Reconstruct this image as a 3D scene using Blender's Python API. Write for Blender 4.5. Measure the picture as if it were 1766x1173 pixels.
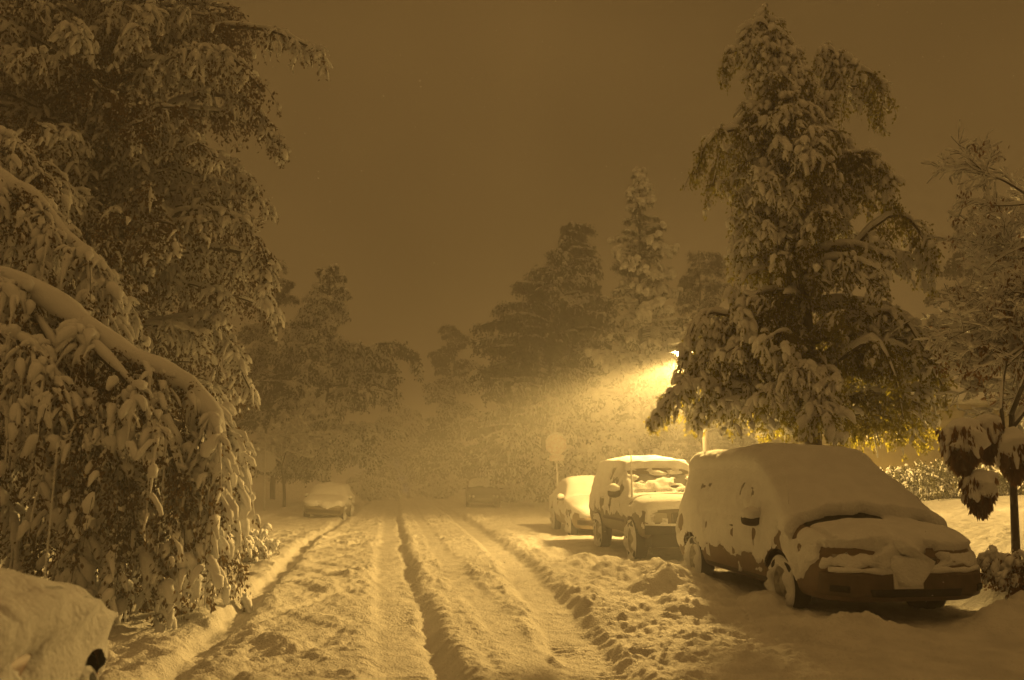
import bpy, math, random
import numpy as np
from mathutils import Vector, Matrix
from mathutils.bvhtree import BVHTree

for o in list(bpy.data.objects):
    bpy.data.objects.remove(o)
S = bpy.context.scene
C = S.collection
R = math.radians
rng = np.random.default_rng(11)
random.seed(5)

# ------------------------------------------------------------------ camera
EYE, FOC = 1.5, 1374.0                       # eye height (m), focal length in photo pixels
YAW, PITCH = R(7.6), R(9.73)
cam = bpy.data.cameras.new('camera')
cam.sensor_width = 36.0
cam.lens = FOC / 1766 * 36
cam.clip_start, cam.clip_end = 0.05, 2000
co = bpy.data.objects.new('camera', cam)
co.location = (0, 0, EYE)
co.rotation_euler = (R(90) + PITCH, 0, -YAW)
C.objects.link(co)
S.camera = co
cam.dof.use_dof = True
cam.dof.focus_distance = 13.0
cam.dof.aperture_fstop = 1.8

# ------------------------------------------------------------------ night sky glow
w = bpy.data.worlds.new('World')
S.world = w
w.use_nodes = True
nt = w.node_tree
bg = nt.nodes['Background']
geo = nt.nodes.new('ShaderNodeNewGeometry')
sep = nt.nodes.new('ShaderNodeSeparateXYZ')
ramp = nt.nodes.new('ShaderNodeValToRGB')
nt.links.new(geo.outputs['Incoming'], sep.inputs[0])
mul = nt.nodes.new('ShaderNodeMath'); mul.operation = 'ABSOLUTE'
nt.links.new(sep.outputs['Z'], mul.inputs[0])
nt.links.new(mul.outputs[0], ramp.inputs[0])
ramp.color_ramp.elements[0].color = (0.262, 0.143, 0.040, 1)
ramp.color_ramp.elements[1].color = (0.45, 0.236, 0.062, 1)          # town's glow, brightened on the unseen cloud overhead to light upward faces
ramp.color_ramp.elements.new(.25).color = (0.165, 0.091, 0.025, 1)
ramp.color_ramp.elements.new(.55).color = (0.125, 0.067, 0.018, 1)
cn = nt.nodes.new('ShaderNodeTexNoise'); cn.inputs['Scale'].default_value = 1.7; cn.inputs['Detail'].default_value = 3
nt.links.new(geo.outputs['Incoming'], cn.inputs['Vector'])
cm = nt.nodes.new('ShaderNodeMapRange'); cm.inputs[1].default_value = .3; cm.inputs[2].default_value = .7; cm.inputs[3].default_value = .68; cm.inputs[4].default_value = 1.30
nt.links.new(cn.outputs['Fac'], cm.inputs[0])
vm = nt.nodes.new('ShaderNodeVectorMath'); vm.operation = 'SCALE'          # uneven low cloud
nt.links.new(ramp.outputs[0], vm.inputs[0]); nt.links.new(cm.outputs[0], vm.inputs['Scale'])
nt.links.new(vm.outputs[0], bg.inputs[0])
bg.inputs[1].default_value = 1.0
S.view_settings.view_transform = 'Standard'
S.view_settings.look = 'None'
S.view_settings.gamma = 1
S.view_settings.exposure = 0.0
S.cycles.use_denoising = True
S.cycles.max_bounces = 6
S.cycles.diffuse_bounces = 3
S.cycles.glossy_bounces = 2
S.cycles.transmission_bounces = 3
S.cycles.transparent_max_bounces = 4
S.cycles.volume_bounces = 1
S.cycles.sample_clamp_indirect = 4.0
S.cycles.caustics_reflective = False
S.cycles.caustics_refractive = False
S.cycles.use_adaptive_sampling = True
S.cycles.adaptive_threshold = 0.015

# ------------------------------------------------------------------ small tools
cF = Vector((math.sin(YAW) * math.cos(PITCH), math.cos(YAW) * math.cos(PITCH), math.sin(PITCH)))
cR = Vector((math.cos(YAW), -math.sin(YAW), 0))
cU = cR.cross(cF)
FWD = np.array((math.sin(YAW), math.cos(YAW), 0.0))
RGT = np.array((math.cos(YAW), -math.sin(YAW), 0.0))

def at(px, py, d):
    """world point seen at photo pixel (px, py), d metres ahead of the eye on the level"""
    v = cF + cR * ((px - 883) / FOC) + cU * ((586.5 - py) / FOC)
    lev = v.x * FWD[0] + v.y * FWD[1]
    v = v * (d / lev)
    return np.array((v.x, v.y, v.z + EYE))

def hsh(ix, iy, iz):
    n = (ix * 374761393 + iy * 668265263 + iz * 2147483647 * 7 + 974634) & 0xFFFFFFFF
    n = ((n ^ (n >> 13)) * 1274126177) & 0xFFFFFFFF
    n = ((n ^ (n >> 16)) * 2246822519) & 0xFFFFFFFF
    return ((n ^ (n >> 15)) & 0xFFFF) / 65535.0

def noise3(p, f=1.0, seed=0):
    p = np.asarray(p, float) * f + seed * 17.31
    i = np.floor(p).astype(np.int64)
    t = p - i
    t = t * t * (3 - 2 * t)
    out = 0
    for dx in (0, 1):
        wx = t[..., 0] if dx else 1 - t[..., 0]
        for dy in (0, 1):
            wy = t[..., 1] if dy else 1 - t[..., 1]
            for dz in (0, 1):
                wz = t[..., 2] if dz else 1 - t[..., 2]
                out = out + wx * wy * wz * hsh(i[..., 0] + dx, i[..., 1] + dy, i[..., 2] + dz)
    return out * 2 - 1

def fbm(p, f=1.0, oct=3, seed=0):
    a, s = 1.0, 0.0
    for k in range(oct):
        s = s + a * noise3(p, f, seed + k)
        a *= 0.5; f *= 2.03
    return s

def sstep(a, b, x):
    t = np.clip((np.asarray(x, float) - a) / (b - a), 0, 1)
    return t * t * (3 - 2 * t)

class MB:
    """collects vertices and faces for ONE mesh"""
    def __init__(s): s.v = []; s.f = []; s.n = 0
    def add(s, V, F):
        V = np.asarray(V, float).reshape(-1, 3)
        s.v.append(V)
        F = np.asarray(F, np.int64)
        if len(F): s.f.append(F + s.n)
        s.n += len(V)
    def build(s, name, mat, parent=None, smooth=True, loc=None):
        V = np.concatenate(s.v) if s.v else np.zeros((0, 3))
        me = bpy.data.meshes.new(name)
        me.vertices.add(len(V))
        me.vertices.foreach_set('co', V.astype(np.float32).ravel())
        tot = np.concatenate([np.full(len(f), f.shape[1], np.int32) for f in s.f])
        idx = np.concatenate([f.ravel() for f in s.f]).astype(np.int32)
        st = np.zeros(len(tot), np.int32); st[1:] = np.cumsum(tot)[:-1]
        me.loops.add(len(idx)); me.loops.foreach_set('vertex_index', idx)
        me.polygons.add(len(tot))
        me.polygons.foreach_set('loop_start', st)
        me.polygons.foreach_set('loop_total', tot)
        me.polygons.foreach_set('use_smooth', np.full(len(tot), smooth, bool))
        me.update(calc_edges=True); me.validate()
        me.materials.append(mat)
        o = bpy.data.objects.new(name, me)
        C.objects.link(o)
        if parent is not None: o.parent = parent
        if loc is not None: o.location = loc
        return o

def tag(o, label=None, cat=None, group=None, kind=None):
    if label: o['label'] = label
    if cat: o['category'] = cat
    if group: o['group'] = group
    if kind: o['kind'] = kind
    return o

def empty(name, loc, label, cat, group=None, rz=0.0, rx=0.0, ry=0.0):
    o = bpy.data.objects.new(name, None)
    o.empty_display_size = 0.2
    o.location = [float(c) for c in loc]; o.rotation_euler = (rx, ry, rz)
    C.objects.link(o)
    return tag(o, label, cat, group)

def tubes(mb, P, Rr, seg=6, lump=0.0, freq=8.0, flat=1.0, seed=0):
    """P (N,K,3) paths, Rr (N,K) radii: closed tapered tubes, optionally lumpy"""
    P = np.asarray(P, float); Rr = np.asarray(Rr, float)
    if P.ndim == 2: P = P[None]; Rr = Rr[None]
    N, K, _ = P.shape
    if N == 0: return
    T = np.gradient(P, axis=1)
    T /= np.linalg.norm(T, axis=2, keepdims=True) + 1e-9
    ref = np.array((0.31, 0.22, 0.92))
    A = np.cross(T, ref)
    A = np.where(np.linalg.norm(A, axis=2, keepdims=True) < 0.15, np.cross(T, (0.9, -0.4, 0.1)), A)
    A /= np.linalg.norm(A, axis=2, keepdims=True) + 1e-9
    B = np.cross(A, T)
    a = np.arange(seg) / seg * 2 * np.pi
    rad = Rr[:, :, None, None]
    dirs = A[:, :, None, :] * np.cos(a)[None, None, :, None] + B[:, :, None, :] * (flat * np.sin(a))[None, None, :, None]
    V = P[:, :, None, :] + dirs * rad
    if lump:
        n = fbm(V, freq, 2, seed)
        V = V + dirs * rad * (lump * n)[..., None]
    base = (np.arange(N) * (K * seg))[:, None, None]
    k = np.arange(K - 1)[None, :, None]; j = np.arange(seg)[None, None, :]
    j2 = (j + 1) % seg
    F = np.stack([base + k * seg + j, base + k * seg + j2, base + (k + 1) * seg + j2, base + (k + 1) * seg + j], -1).reshape(-1, 4)
    caps = []
    n0 = N * K * seg
    V = V.reshape(-1, 3)
    ends = np.concatenate([P[:, 0], P[:, -1]])
    b = np.arange(N) * (K * seg)
    jj = np.arange(seg); jn = (jj + 1) % seg
    f0 = np.stack([np.broadcast_to((n0 + np.arange(N))[:, None], (N, seg)), b[:, None] + jn, b[:, None] + jj], -1).reshape(-1, 3)
    e = b + (K - 1) * seg
    f1 = np.stack([np.broadcast_to((n0 + N + np.arange(N))[:, None], (N, seg)), e[:, None] + jj, e[:, None] + jn], -1).reshape(-1, 3)
    n = mb.n
    mb.add(np.concatenate([V, ends]), F)
    mb.f.append(f0 + n); mb.f.append(f1 + n)

def leaves(mb, pos, dirv, length, width):
    """leaf-sized folded faces"""
    n = len(pos)
    if n == 0: return
    d = dirv / (np.linalg.norm(dirv, axis=1, keepdims=True) + 1e-9)
    r = rng.normal(size=(n, 3))
    s = np.cross(d, r); s /= np.linalg.norm(s, axis=1, keepdims=True) + 1e-9
    nn = np.cross(d, s)
    L = np.broadcast_to(length, (n,))[:, None]; W = np.broadcast_to(width, (n,))[:, None]
    a = pos - d * L * .5
    b = pos + s * W * .5 - nn * W * .15
    c = pos + d * L * .5
    e = pos - s * W * .5 - nn * W * .15
    V = np.stack([a, b, c, e], 1).reshape(-1, 3)
    i = np.arange(n)[:, None] * 4
    F = np.concatenate([i + np.array([[0, 1, 2]]), i + np.array([[0, 2, 3]])], 0)
    mb.add(V, F)

def bez(A, B, Cc, K):
    t = np.linspace(0, 1, K)[:, None]
    A = np.asarray(A)[..., None, :]; B = np.asarray(B)[..., None, :]; Cc = np.asarray(Cc)[..., None, :]
    return (1 - t) ** 2 * A + 2 * t * (1 - t) * B + t ** 2 * Cc

def catmull(P, K):
    P = np.asarray(P, float)
    P = np.vstack([2 * P[0] - P[1], P, 2 * P[-1] - P[-2]])
    n = len(P) - 3
    out = []
    for u in np.linspace(0, n - 1e-6, K):
        i = int(u); t = u - i
        a, b, c, d = P[i:i + 4]
        out.append(.5 * (2 * b + (c - a) * t + (2 * a - 5 * b + 4 * c - d) * t * t + (3 * b - a - 3 * c + d) * t ** 3))
    return np.array(out)

# ------------------------------------------------------------------ materials
def mat(name, col, rough=0.6, var=0.0, vscale=6.0, bump=0.0, bscale=40.0, bdist=0.01, metallic=0.0, spec=0.3, col2=None):
    m = bpy.data.materials.new(name)
    m.use_nodes = True
    t = m.node_tree
    b = t.nodes['Principled BSDF']
    b.inputs['Roughness'].default_value = rough
    b.inputs['Metallic'].default_value = metallic
    b.inputs['Specular IOR Level'].default_value = spec
    tc = t.nodes.new('ShaderNodeTexCoord')
    nz = t.nodes.new('ShaderNodeTexNoise')
    nz.inputs['Scale'].default_value = vscale
    nz.inputs['Detail'].default_value = 4
    t.links.new(tc.outputs['Object'], nz.inputs['Vector'])
    rp = t.nodes.new('ShaderNodeValToRGB')
    c2 = col2 if col2 else tuple(c * (1 - var) for c in col)
    rp.color_ramp.elements[0].position = .35
    rp.color_ramp.elements[1].position = .65
    rp.color_ramp.elements[0].color = (*c2, 1)
    rp.color_ramp.elements[1].color = (*col, 1)
    t.links.new(nz.outputs['Fac'], rp.inputs[0])
    t.links.new(rp.outputs[0], b.inputs['Base Color'])
    if bump:
        n2 = t.nodes.new('ShaderNodeTexNoise')
        n2.inputs['Scale'].default_value = bscale
        n2.inputs['Detail'].default_value = 5
        t.links.new(tc.outputs['Object'], n2.inputs['Vector'])
        bm = t.nodes.new('ShaderNodeBump')
        bm.inputs['Strength'].default_value = bump
        bm.inputs['Distance'].default_value = bdist
        t.links.new(n2.outputs['Fac'], bm.inputs['Height'])
        t.links.new(bm.outputs[0], b.inputs['Normal'])
    return m

def leafmat(name, col, col2, trans, vscale=3.0, tf=.4):
    m = bpy.data.materials.new(name)
    m.use_nodes = True
    t = m.node_tree
    t.nodes.remove(t.nodes['Principled BSDF'])
    out = t.nodes['Material Output']
    d = t.nodes.new('ShaderNodeBsdfDiffuse'); tr = t.nodes.new('ShaderNodeBsdfTranslucent')
    mx = t.nodes.new('ShaderNodeMixShader'); mx.inputs[0].default_value = tf
    tc = t.nodes.new('ShaderNodeTexCoord')
    nz = t.nodes.new('ShaderNodeTexNoise'); nz.inputs['Scale'].default_value = vscale; nz.inputs['Detail'].default_value = 6
    rp = t.nodes.new('ShaderNodeValToRGB')
    rp.color_ramp.elements[0].position = .3; rp.color_ramp.elements[1].position = .7
    rp.color_ramp.elements[0].color = (*col, 1); rp.color_ramp.elements[1].color = (*col2, 1)
    t.links.new(tc.outputs['Object'], nz.inputs['Vector'])
    t.links.new(nz.outputs['Fac'], rp.inputs[0])
    t.links.new(rp.outputs[0], d.inputs[0])
    tr.inputs[0].default_value = (*trans, 1)
    t.links.new(d.outputs[0], mx.inputs[1]); t.links.new(tr.outputs[0], mx.inputs[2])
    t.links.new(mx.outputs[0], out.inputs[0])
    return m

def emit(name, col, strength):
    m = bpy.data.materials.new(name); m.use_nodes = True
    t = m.node_tree; b = t.nodes['Principled BSDF']
    b.inputs['Base Color'].default_value = (*[c * .5 for c in col], 1)
    b.inputs['Emission Color'].default_value = (*col, 1)
    b.inputs['Emission Strength'].default_value = strength
    return m

M = dict(
    snow=mat('fresh_snow', (.80, .80, .81), .85, .05, 2.0, .55, 55, .012, spec=.15),
    ground=mat('trodden_snow', (.76, .75, .74), .85, .12, 1.6, .8, 38, .02, spec=.15),
    road=mat('driven_snow', (.74, .72, .69), .8, .20, 2.3, .9, 45, .022, spec=.2),
    plaster=mat('car_snow', (.78, .78, .79), .85, .08, 5.0, .8, 38, .022, spec=.15),
    bark=mat('bark', (.085, .06, .042), .9, .4, 9, .8, 30, .02),
    darkbark=mat('wet_bark', (.05, .036, .026), .85, .4, 9, .8, 30, .02),
    leaf=leafmat('evergreen_leaf', (.045, .040, .014), (.10, .078, .024), (.46, .42, .06), tf=.5),
    leaf_left=leafmat('brown_green_leaf', (.065, .042, .014), (.15, .090, .032), (.17, .11, .035), tf=.35),
    leaf_far=leafmat('far_leaf', (.040, .036, .016), (.085, .070, .030), (.08, .07, .03), tf=.25),
    leaf_brown=leafmat('withered_leaf', (.11, .055, .026), (.20, .11, .05), (.26, .13, .05), tf=.4),
    needle=leafmat('needle', (.030, .036, .016), (.06, .06, .026), (.05, .05, .02), tf=.2),
    hedge=leafmat('hedge_leaf', (.08, .085, .03), (.14, .13, .045), (.12, .12, .03)),
    vanbump=mat('brown_bumper', (.12, .085, .055), .55, .3, 12, .1, 90, .003),
    van=mat('brown_paint', (.17, .115, .068), .5, .25, 14, .15, 120, .003, spec=.5),
    vandark=mat('dark_trim', (.055, .045, .036), .6, .3, 14, .1, 90, .003),
    suv=mat('grey_green_paint', (.15, .13, .095), .5, .25, 12, spec=.5),
    sedan=mat('tan_paint', (.30, .24, .17), .45, .2, 10, spec=.5),
    maroon=mat('rusty_red_paint', (.22, .10, .06), .5, .3, 10, spec=.5),
    blackcar=mat('black_paint', (.03, .026, .022), .35, .2, 8, spec=.5),
    farcar=mat('grey_paint', (.20, .17, .13), .5, .2, 8),
    glass=mat('frosted_glass', (.035, .032, .028), .25, .3, 6, spec=.5),
    iceglass=mat('icy_glass', (.30, .29, .27), .55, .6, 9, .3, 50, .006),
    rubber=mat('tyre_rubber', (.022, .02, .018), .85, .2, 20, .3, 60, .004),
    rim=mat('steel_rim', (.38, .36, .33), .5, .3, 20, metallic=.4),
    lens=mat('lamp_lens', (.33, .31, .27), .3, .25, 40, .2, 90, .003, spec=.6),
    chrome=mat('chrome', (.75, .74, .72), .18, .1, 20, metallic=1.0),
    pole=mat('galvanised_steel', (.30, .29, .27), .55, .2, 8, .1, 60, .003, metallic=.3),
    signback=mat('bare_sign_metal', (.60, .58, .54), .6, .15, 10),
    signred=mat('snow_dusted_red', (.80, .78, .76), .75, .35, 7, .4, 40, .01, col2=(.60, .48, .45)),
    siding=mat('yellow_siding', (.27, .21, .075), .8, .12, 3, .15, 60, .004),
    trim=mat('white_trim', (.62, .60, .55), .7, .1, 8),
    plate=mat('plate_snow', (.74, .73, .71), .8, .1, 12, .4, 60, .008),
)

# ------------------------------------------------------------------ ground: one sheet, split at the kerb lines
def track(Y, tab):
    a = np.array(tab); return np.interp(Y, a[:, 0], a[:, 1])

RUT = [(2, .46), (6, .40), (9, .29), (12, .16), (18, .0), (30, -.2), (60, -.5), (200, -.5)]
RTR = [(2, 1.25), (6, 1.5), (9.5, 1.77), (14, 1.95), (19, 2.05), (35, 2.0), (60, 1.7), (200, 1.7)]
LTR = [(2, -1.5), (6, -1.7), (11.6, -1.86), (19, -2.2), (30, -2.1), (60, -2.2), (200, -2.2)]

def base_height(X, Y):
    z = np.zeros_like(X)
    z = z + .14 * sstep(6.35, 6.6, X) + .50 * sstep(6.7, 9.5, X) + .45 * sstep(9.0, 13.5, X) + .3 * sstep(16, 40, X)
    z = z + .12 * sstep(-4.6, -5.0, X) + .35 * sstep(-5.5, -10, X)
    return z

def ground_height(X, Y, fine=True):
    X = np.asarray(X, float); Y = np.asarray(Y, float)
    z = base_height(X, Y)
    p = np.stack([X, Y, np.zeros_like(X)], -1)
    near = 1 - sstep(45, 80, Y)
    lump = np.ones_like(X)
    wob = .05 * noise3(p, .6, 3) + .02 * noise3(p, 2.5, 5)
    # compacted wheel tracks
    rut = track(Y, RUT) + wob
    for cx, hw, dep in ((rut - .32 + .05 * noise3(p, 1.4, 8), .25, .055), (track(Y, RTR) + wob, .30, .10), (track(Y, LTR) + wob, .13, .09),
                        (rut + .75, .20, .02)):
        m = 1 - sstep(hw * .55, hw * 1.35, np.abs(X - cx) + .05 * noise3(p, 4.5, 6))
        z = z - dep * m * near
        lump = lump * (1 - .72 * m)
    bars = np.sin(Y * 2 * np.pi / .13 + 4.0 * noise3(p, 3.0, 9)) * sstep(-.2, .6, noise3(p, 1.6, 12))
    for cx, hw in ((rut - .32, .25), (track(Y, RTR) + wob, .27)):
        z = z + .017 * bars * (1 - sstep(hw * .7, hw, np.abs(X - cx))) * near
    # the deep dark rut and its shoulders
    d = X - rut
    dep = .13 * (.75 + .4 * noise3(p, .5, 21)) * (1 - .5 * sstep(28, 40, Y))
    z = z - dep * np.exp(-(d / .09) ** 2) * near
    z = z + .035 * np.exp(-((d - .22) / .12) ** 2) * (1 + .5 * noise3(p, 1.7, 22)) * near
    # berm between the driven lane and the parked cars
    bx = track(Y, RTR) + .58 + wob * 1.5
    bh = (.04 + .06 * noise3(p, .7, 31)) * (1 - sstep(26, 36, Y))
    z = z + bh * np.exp(-((X - bx) / .26) ** 2)
    bx = track(Y, LTR) - .30 + wob
    z = z + .035 * (1 + 1.4 * noise3(p, .8, 33)) * np.exp(-((X - bx) / .15) ** 2) * near
    z = z + .035 * (1 + 1.4 * noise3(p, .8, 34)) * np.exp(-((X - track(Y, LTR) - .32) / .14) ** 2) * near
    # older diagonal tracks crossing on the left
    dg = np.sin((Y * .8 + X * 1.1) * 2 * np.pi / 1.25 + 1.6 * noise3(p, .35, 41))
    lm = sstep(-.75, -1.05, X - rut) * (1 - sstep(20, 30, Y)) * sstep(-4.9, -4.0, X)
    dg2 = np.sin((Y * .55 - X * 1.5) * 2 * np.pi / 1.7 + 1.8 * noise3(p, .4, 42))
    z = z + lm * (.030 * (sstep(.3, .95, dg) - .2) - .035 * sstep(.75, .98, dg2))
    # heaps ploughed up round the parked cars
    for hx, hy, hw, hh in ((3.45, 10.4, .5, .22), (3.35, 12.2, .6, .20), (3.2, 13.6, .5, .20), (3.9, 7.7, .45, .10), (4.38, 7.6, .34, .22), (4.80, 7.35, .3, .06), (5.80, 7.45, .34, .20), (4.22, 9.15, .25, .10), (4.3, 12.1, .3, .1),
                           (6.35, 7.6, .42, .26), (6.9, 8.3, .5, .22), (7.3, 7.4, .5, .25), (3.05, 9.0, .4, .10), (3.9, 10.6, .35, .14),
                           (3.95, 12.0, .35, .12), (2.95, 15.6, .5, .13), (2.9, 18, .5, .10), (6.9, 6.4, .5, .12), (4.9, 6.3, .35, .07), (3.3, 6.6, .4, .06), (4.1, 8.95, .22, .06)):
        r2 = ((X - hx) ** 2 + (Y - hy) ** 2) / hw ** 2
        z = z + hh * np.exp(-r2) * (1 + .45 * noise3(p, 3.0, 44) + .25 * noise3(p, 7.0, 45))
    # soft pillow over undisturbed snow and clods where it was churned
    churn = (1 - sstep(3.6, 4.4, X) * .15) * (1 - sstep(6.4, 7.4, X) * .4) * (1 - sstep(-4.2, -5.2, X) * .5)
    z = z + .035 * fbm(p, .55, 2, 51) * (1 - sstep(60, 90, Y))
    if fine:
        q = p + .12 * np.stack([noise3(p, 2.0, 62), noise3(p, 2.0, 63), np.zeros_like(X)], -1)
        patch = .35 + .65 * sstep(-.35, .35, noise3(p, .55, 64))
        amp = lump * churn * patch * near
        z = z + .030 * amp * fbm(q * np.array((1.2, .8, 1)), 2.4, 3, 61)
        z = z + amp * (.020 * sstep(.15, .36, noise3(q, 4.2, 65)) + .022 * sstep(.15, .35, noise3(q, 7.5, 66)) + .018 * sstep(.12, .32, noise3(q, 13, 67)))
        fineamp = (.35 + .65 * lump) * (1 - .6 * sstep(14, 30, Y))
        z = z + fineamp * (.016 * sstep(.1, .4, noise3(p, 19, 72)) + .008 * noise3(p, 31, 73))
    return z

def gz(x, y): return float(ground_height(np.array([x]), np.array([y]), False)[0])

xs = np.concatenate([-9 - np.geomspace(.12, 240, 46)[::-1], np.arange(-9, -3.4, .05), np.arange(-3.4, 7.6, .0255), np.arange(7.6, 11, .05), 11 + np.geomspace(.08, 240, 50)])
ys = [3.0]
while ys[-1] < 70: ys.append(ys[-1] + max(.02, ys[-1] * .0044))
ys = np.concatenate([np.linspace(-60, 0, 13), np.arange(.5, 3, .1), np.array(ys), 70 + np.geomspace(1, 330, 30)])
GX, GY = np.meshgrid(xs, ys)
GZ = ground_height(GX, GY)
nx, ny = len(xs), len(ys)
gidx = np.arange(nx * ny).reshape(ny, nx)
GF = np.stack([gidx[:-1, :-1], gidx[:-1, 1:], gidx[1:, 1:], gidx[1:, :-1]], -1)
GV = np.stack([GX, GY, GZ], -1).reshape(-1, 3)
mid = .5 * (xs[:-1] + xs[1:])
for nm, sel, mm in (('road', (mid > -4.8) & (mid < 6.4), M['road']), ('ground', (mid >= 6.4), M['ground']), ('ground', (mid <= -4.8), M['ground'])):
    f = GF[:, sel].reshape(-1, 4)
    u, inv = np.unique(f, return_inverse=True)
    mb = MB(); mb.add(GV[u], inv.reshape(-1, 4))
    tag(mb.build(nm, mm), None, None, None, 'structure')

# ------------------------------------------------------------------ street lamp
LAMP = at(1177, 605, 18.0)
POLE = at(1214, 700, 18.0)
def street_lamp():
    px_, py_ = POLE[0], POLE[1]
    z0 = gz(px_, py_) - .1
    root = empty('street_lamp', (px_, py_, z0), 'lit amber street lamp glowing behind the left edge of the big snowy tree', 'street lamp')
    top = LAMP[2] + .16 - z0
    mb = MB()
    P = np.array([(0, 0, 0), (0, 0, .3), (0, 0, top * .5), (0, 0, top)])
    tubes(mb, P, [.085, .075, .06, .05], 12)
    mb.build('pole', M['pole'], root)
    d = np.array((LAMP[0] - px_, LAMP[1] - py_, 0.)); L = np.linalg.norm(d); d /= L
    mb = MB()
    P = np.array([np.array((0, 0, top - .12)), d * .1 + (0, 0, top), d * (L - .3) + (0, 0, top + .02), d * (L - .18) + (0, 0, top + .02)])
    tubes(mb, P, [.03, .03, .03, .03], 8)
    mb.build('arm', M['pole'], root)
    # housing: a shell open below
    mb = MB()
    prof = [(.0, .13), (.10, .125), (.17, .09), (.20, .03), (.205, -.035), (.19, -.035), (.185, .03), (.15, .08), (.0, .11)]
    seg = 20
    a = np.arange(seg) / seg * 2 * np.pi
    V = []
    for r, z in prof:
        V.append(np.stack([np.cos(a) * r * 1.35, np.sin(a) * r, np.full(seg, z)], -1))
    V = np.array(V)
    ang = math.atan2(d[1], d[0])
    Rm = np.array([[math.cos(ang), -math.sin(ang), 0], [math.sin(ang), math.cos(ang), 0], [0, 0, 1]])
    V = V.reshape(-1, 3) @ Rm.T + np.array((LAMP[0] - px_, LAMP[1] - py_, LAMP[2] - z0))
    n = len(prof); ii = np.arange(n * seg).reshape(n, seg)
    F = np.stack([ii[:-1], np.roll(ii[:-1], -1, 1), np.roll(ii[1:], -1, 1), ii[1:]], -1).reshape(-1, 4)
    mb.add(V, F)
    mb.build('lamp_housing', M['pole'], root)
    mb = MB()
    P = np.array([(0, 0, .02), (0, 0, .0), (0, 0, -.07), (0, 0, -.13), (0, 0, -.165)]) + np.array((LAMP[0] - px_, LAMP[1] - py_, LAMP[2] - z0 + .01))
    tubes(mb, P, [.15, .185, .175, .12, .03], 18)
    g = mb.build('lamp_lens', emit('sodium_lens', (1.0, .66, .24), 160), root)
    mb = MB()
    k = np.linspace(0, 1, 9)
    P = np.stack([d[0] * (k - .5) * .5 + LAMP[0] - px_, d[1] * (k - .5) * .5 + LAMP[1] - py_, np.full(9, LAMP[2] - z0 + .15)], -1)
    tubes(mb, P, .13 * np.sqrt(np.clip(1 - (2 * k - 1) ** 2, .02, 1)), 12, .25, 6, .6)
    mb.build('snow_cover', M['snow'], root)
    ld = bpy.data.lights.new('sodium_lamp', 'POINT')
    ld.energy = LAMP_W
    ld.color = (1.0, .61, .165)
    ld.shadow_soft_size = .16
    ld.use_nodes = True
    t = ld.node_tree
    em = t.nodes['Emission']
    tc = t.nodes.new('ShaderNodeTexCoord'); sp = t.nodes.new('ShaderNodeSeparateXYZ')
    rp = t.nodes.new('ShaderNodeValToRGB')                     # the lantern's own light distribution, wide to the sides
    t.links.new(tc.outputs['Normal'], sp.inputs[0])
    mp = t.nodes.new('ShaderNodeMapRange'); mp.inputs[1].default_value = -1; mp.inputs[2].default_value = 1
    t.links.new(sp.outputs['Z'], mp.inputs[0])
    t.links.new(mp.outputs[0], rp.inputs[0])
    e = rp.color_ramp.elements
    e[0].position = 0.0; e[0].color = (.30, .30, .30, 1)
    e[1].position = 1.0; e[1].color = (0, 0, 0, 1)
    for pos, v in ((.10, .22), (.17, .17), (.24, .24), (.29, .52), (.34, .90), (.385, .55), (.43, .13), (.50, .015)):
        k = e.new(pos); k.color = (v, v, v, 1)
    t.links.new(rp.outputs[0], em.inputs['Strength'])
    lo = bpy.data.objects.new('sodium_lamp', ld)
    lo.location = (LAMP[0] - px_, LAMP[1] - py_, LAMP[2] - z0 - .26)
    lo.parent = root
    C.objects.link(lo)
LAMP_W = 13000
street_lamp()

# ------------------------------------------------------------------ house, hedge
def box(mb, x0, x1, y0, y1, z0, z1):
    V = [(x0, y0, z0), (x1, y0, z0), (x1, y1, z0), (x0, y1, z0), (x0, y0, z1), (x1, y0, z1), (x1, y1, z1), (x0, y1, z1)]
    mb.add(V, [(0, 3, 2, 1), (4, 5, 6, 7), (0, 1, 5, 4), (1, 2, 6, 5), (2, 3, 7, 6), (3, 0, 4, 7)])

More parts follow.
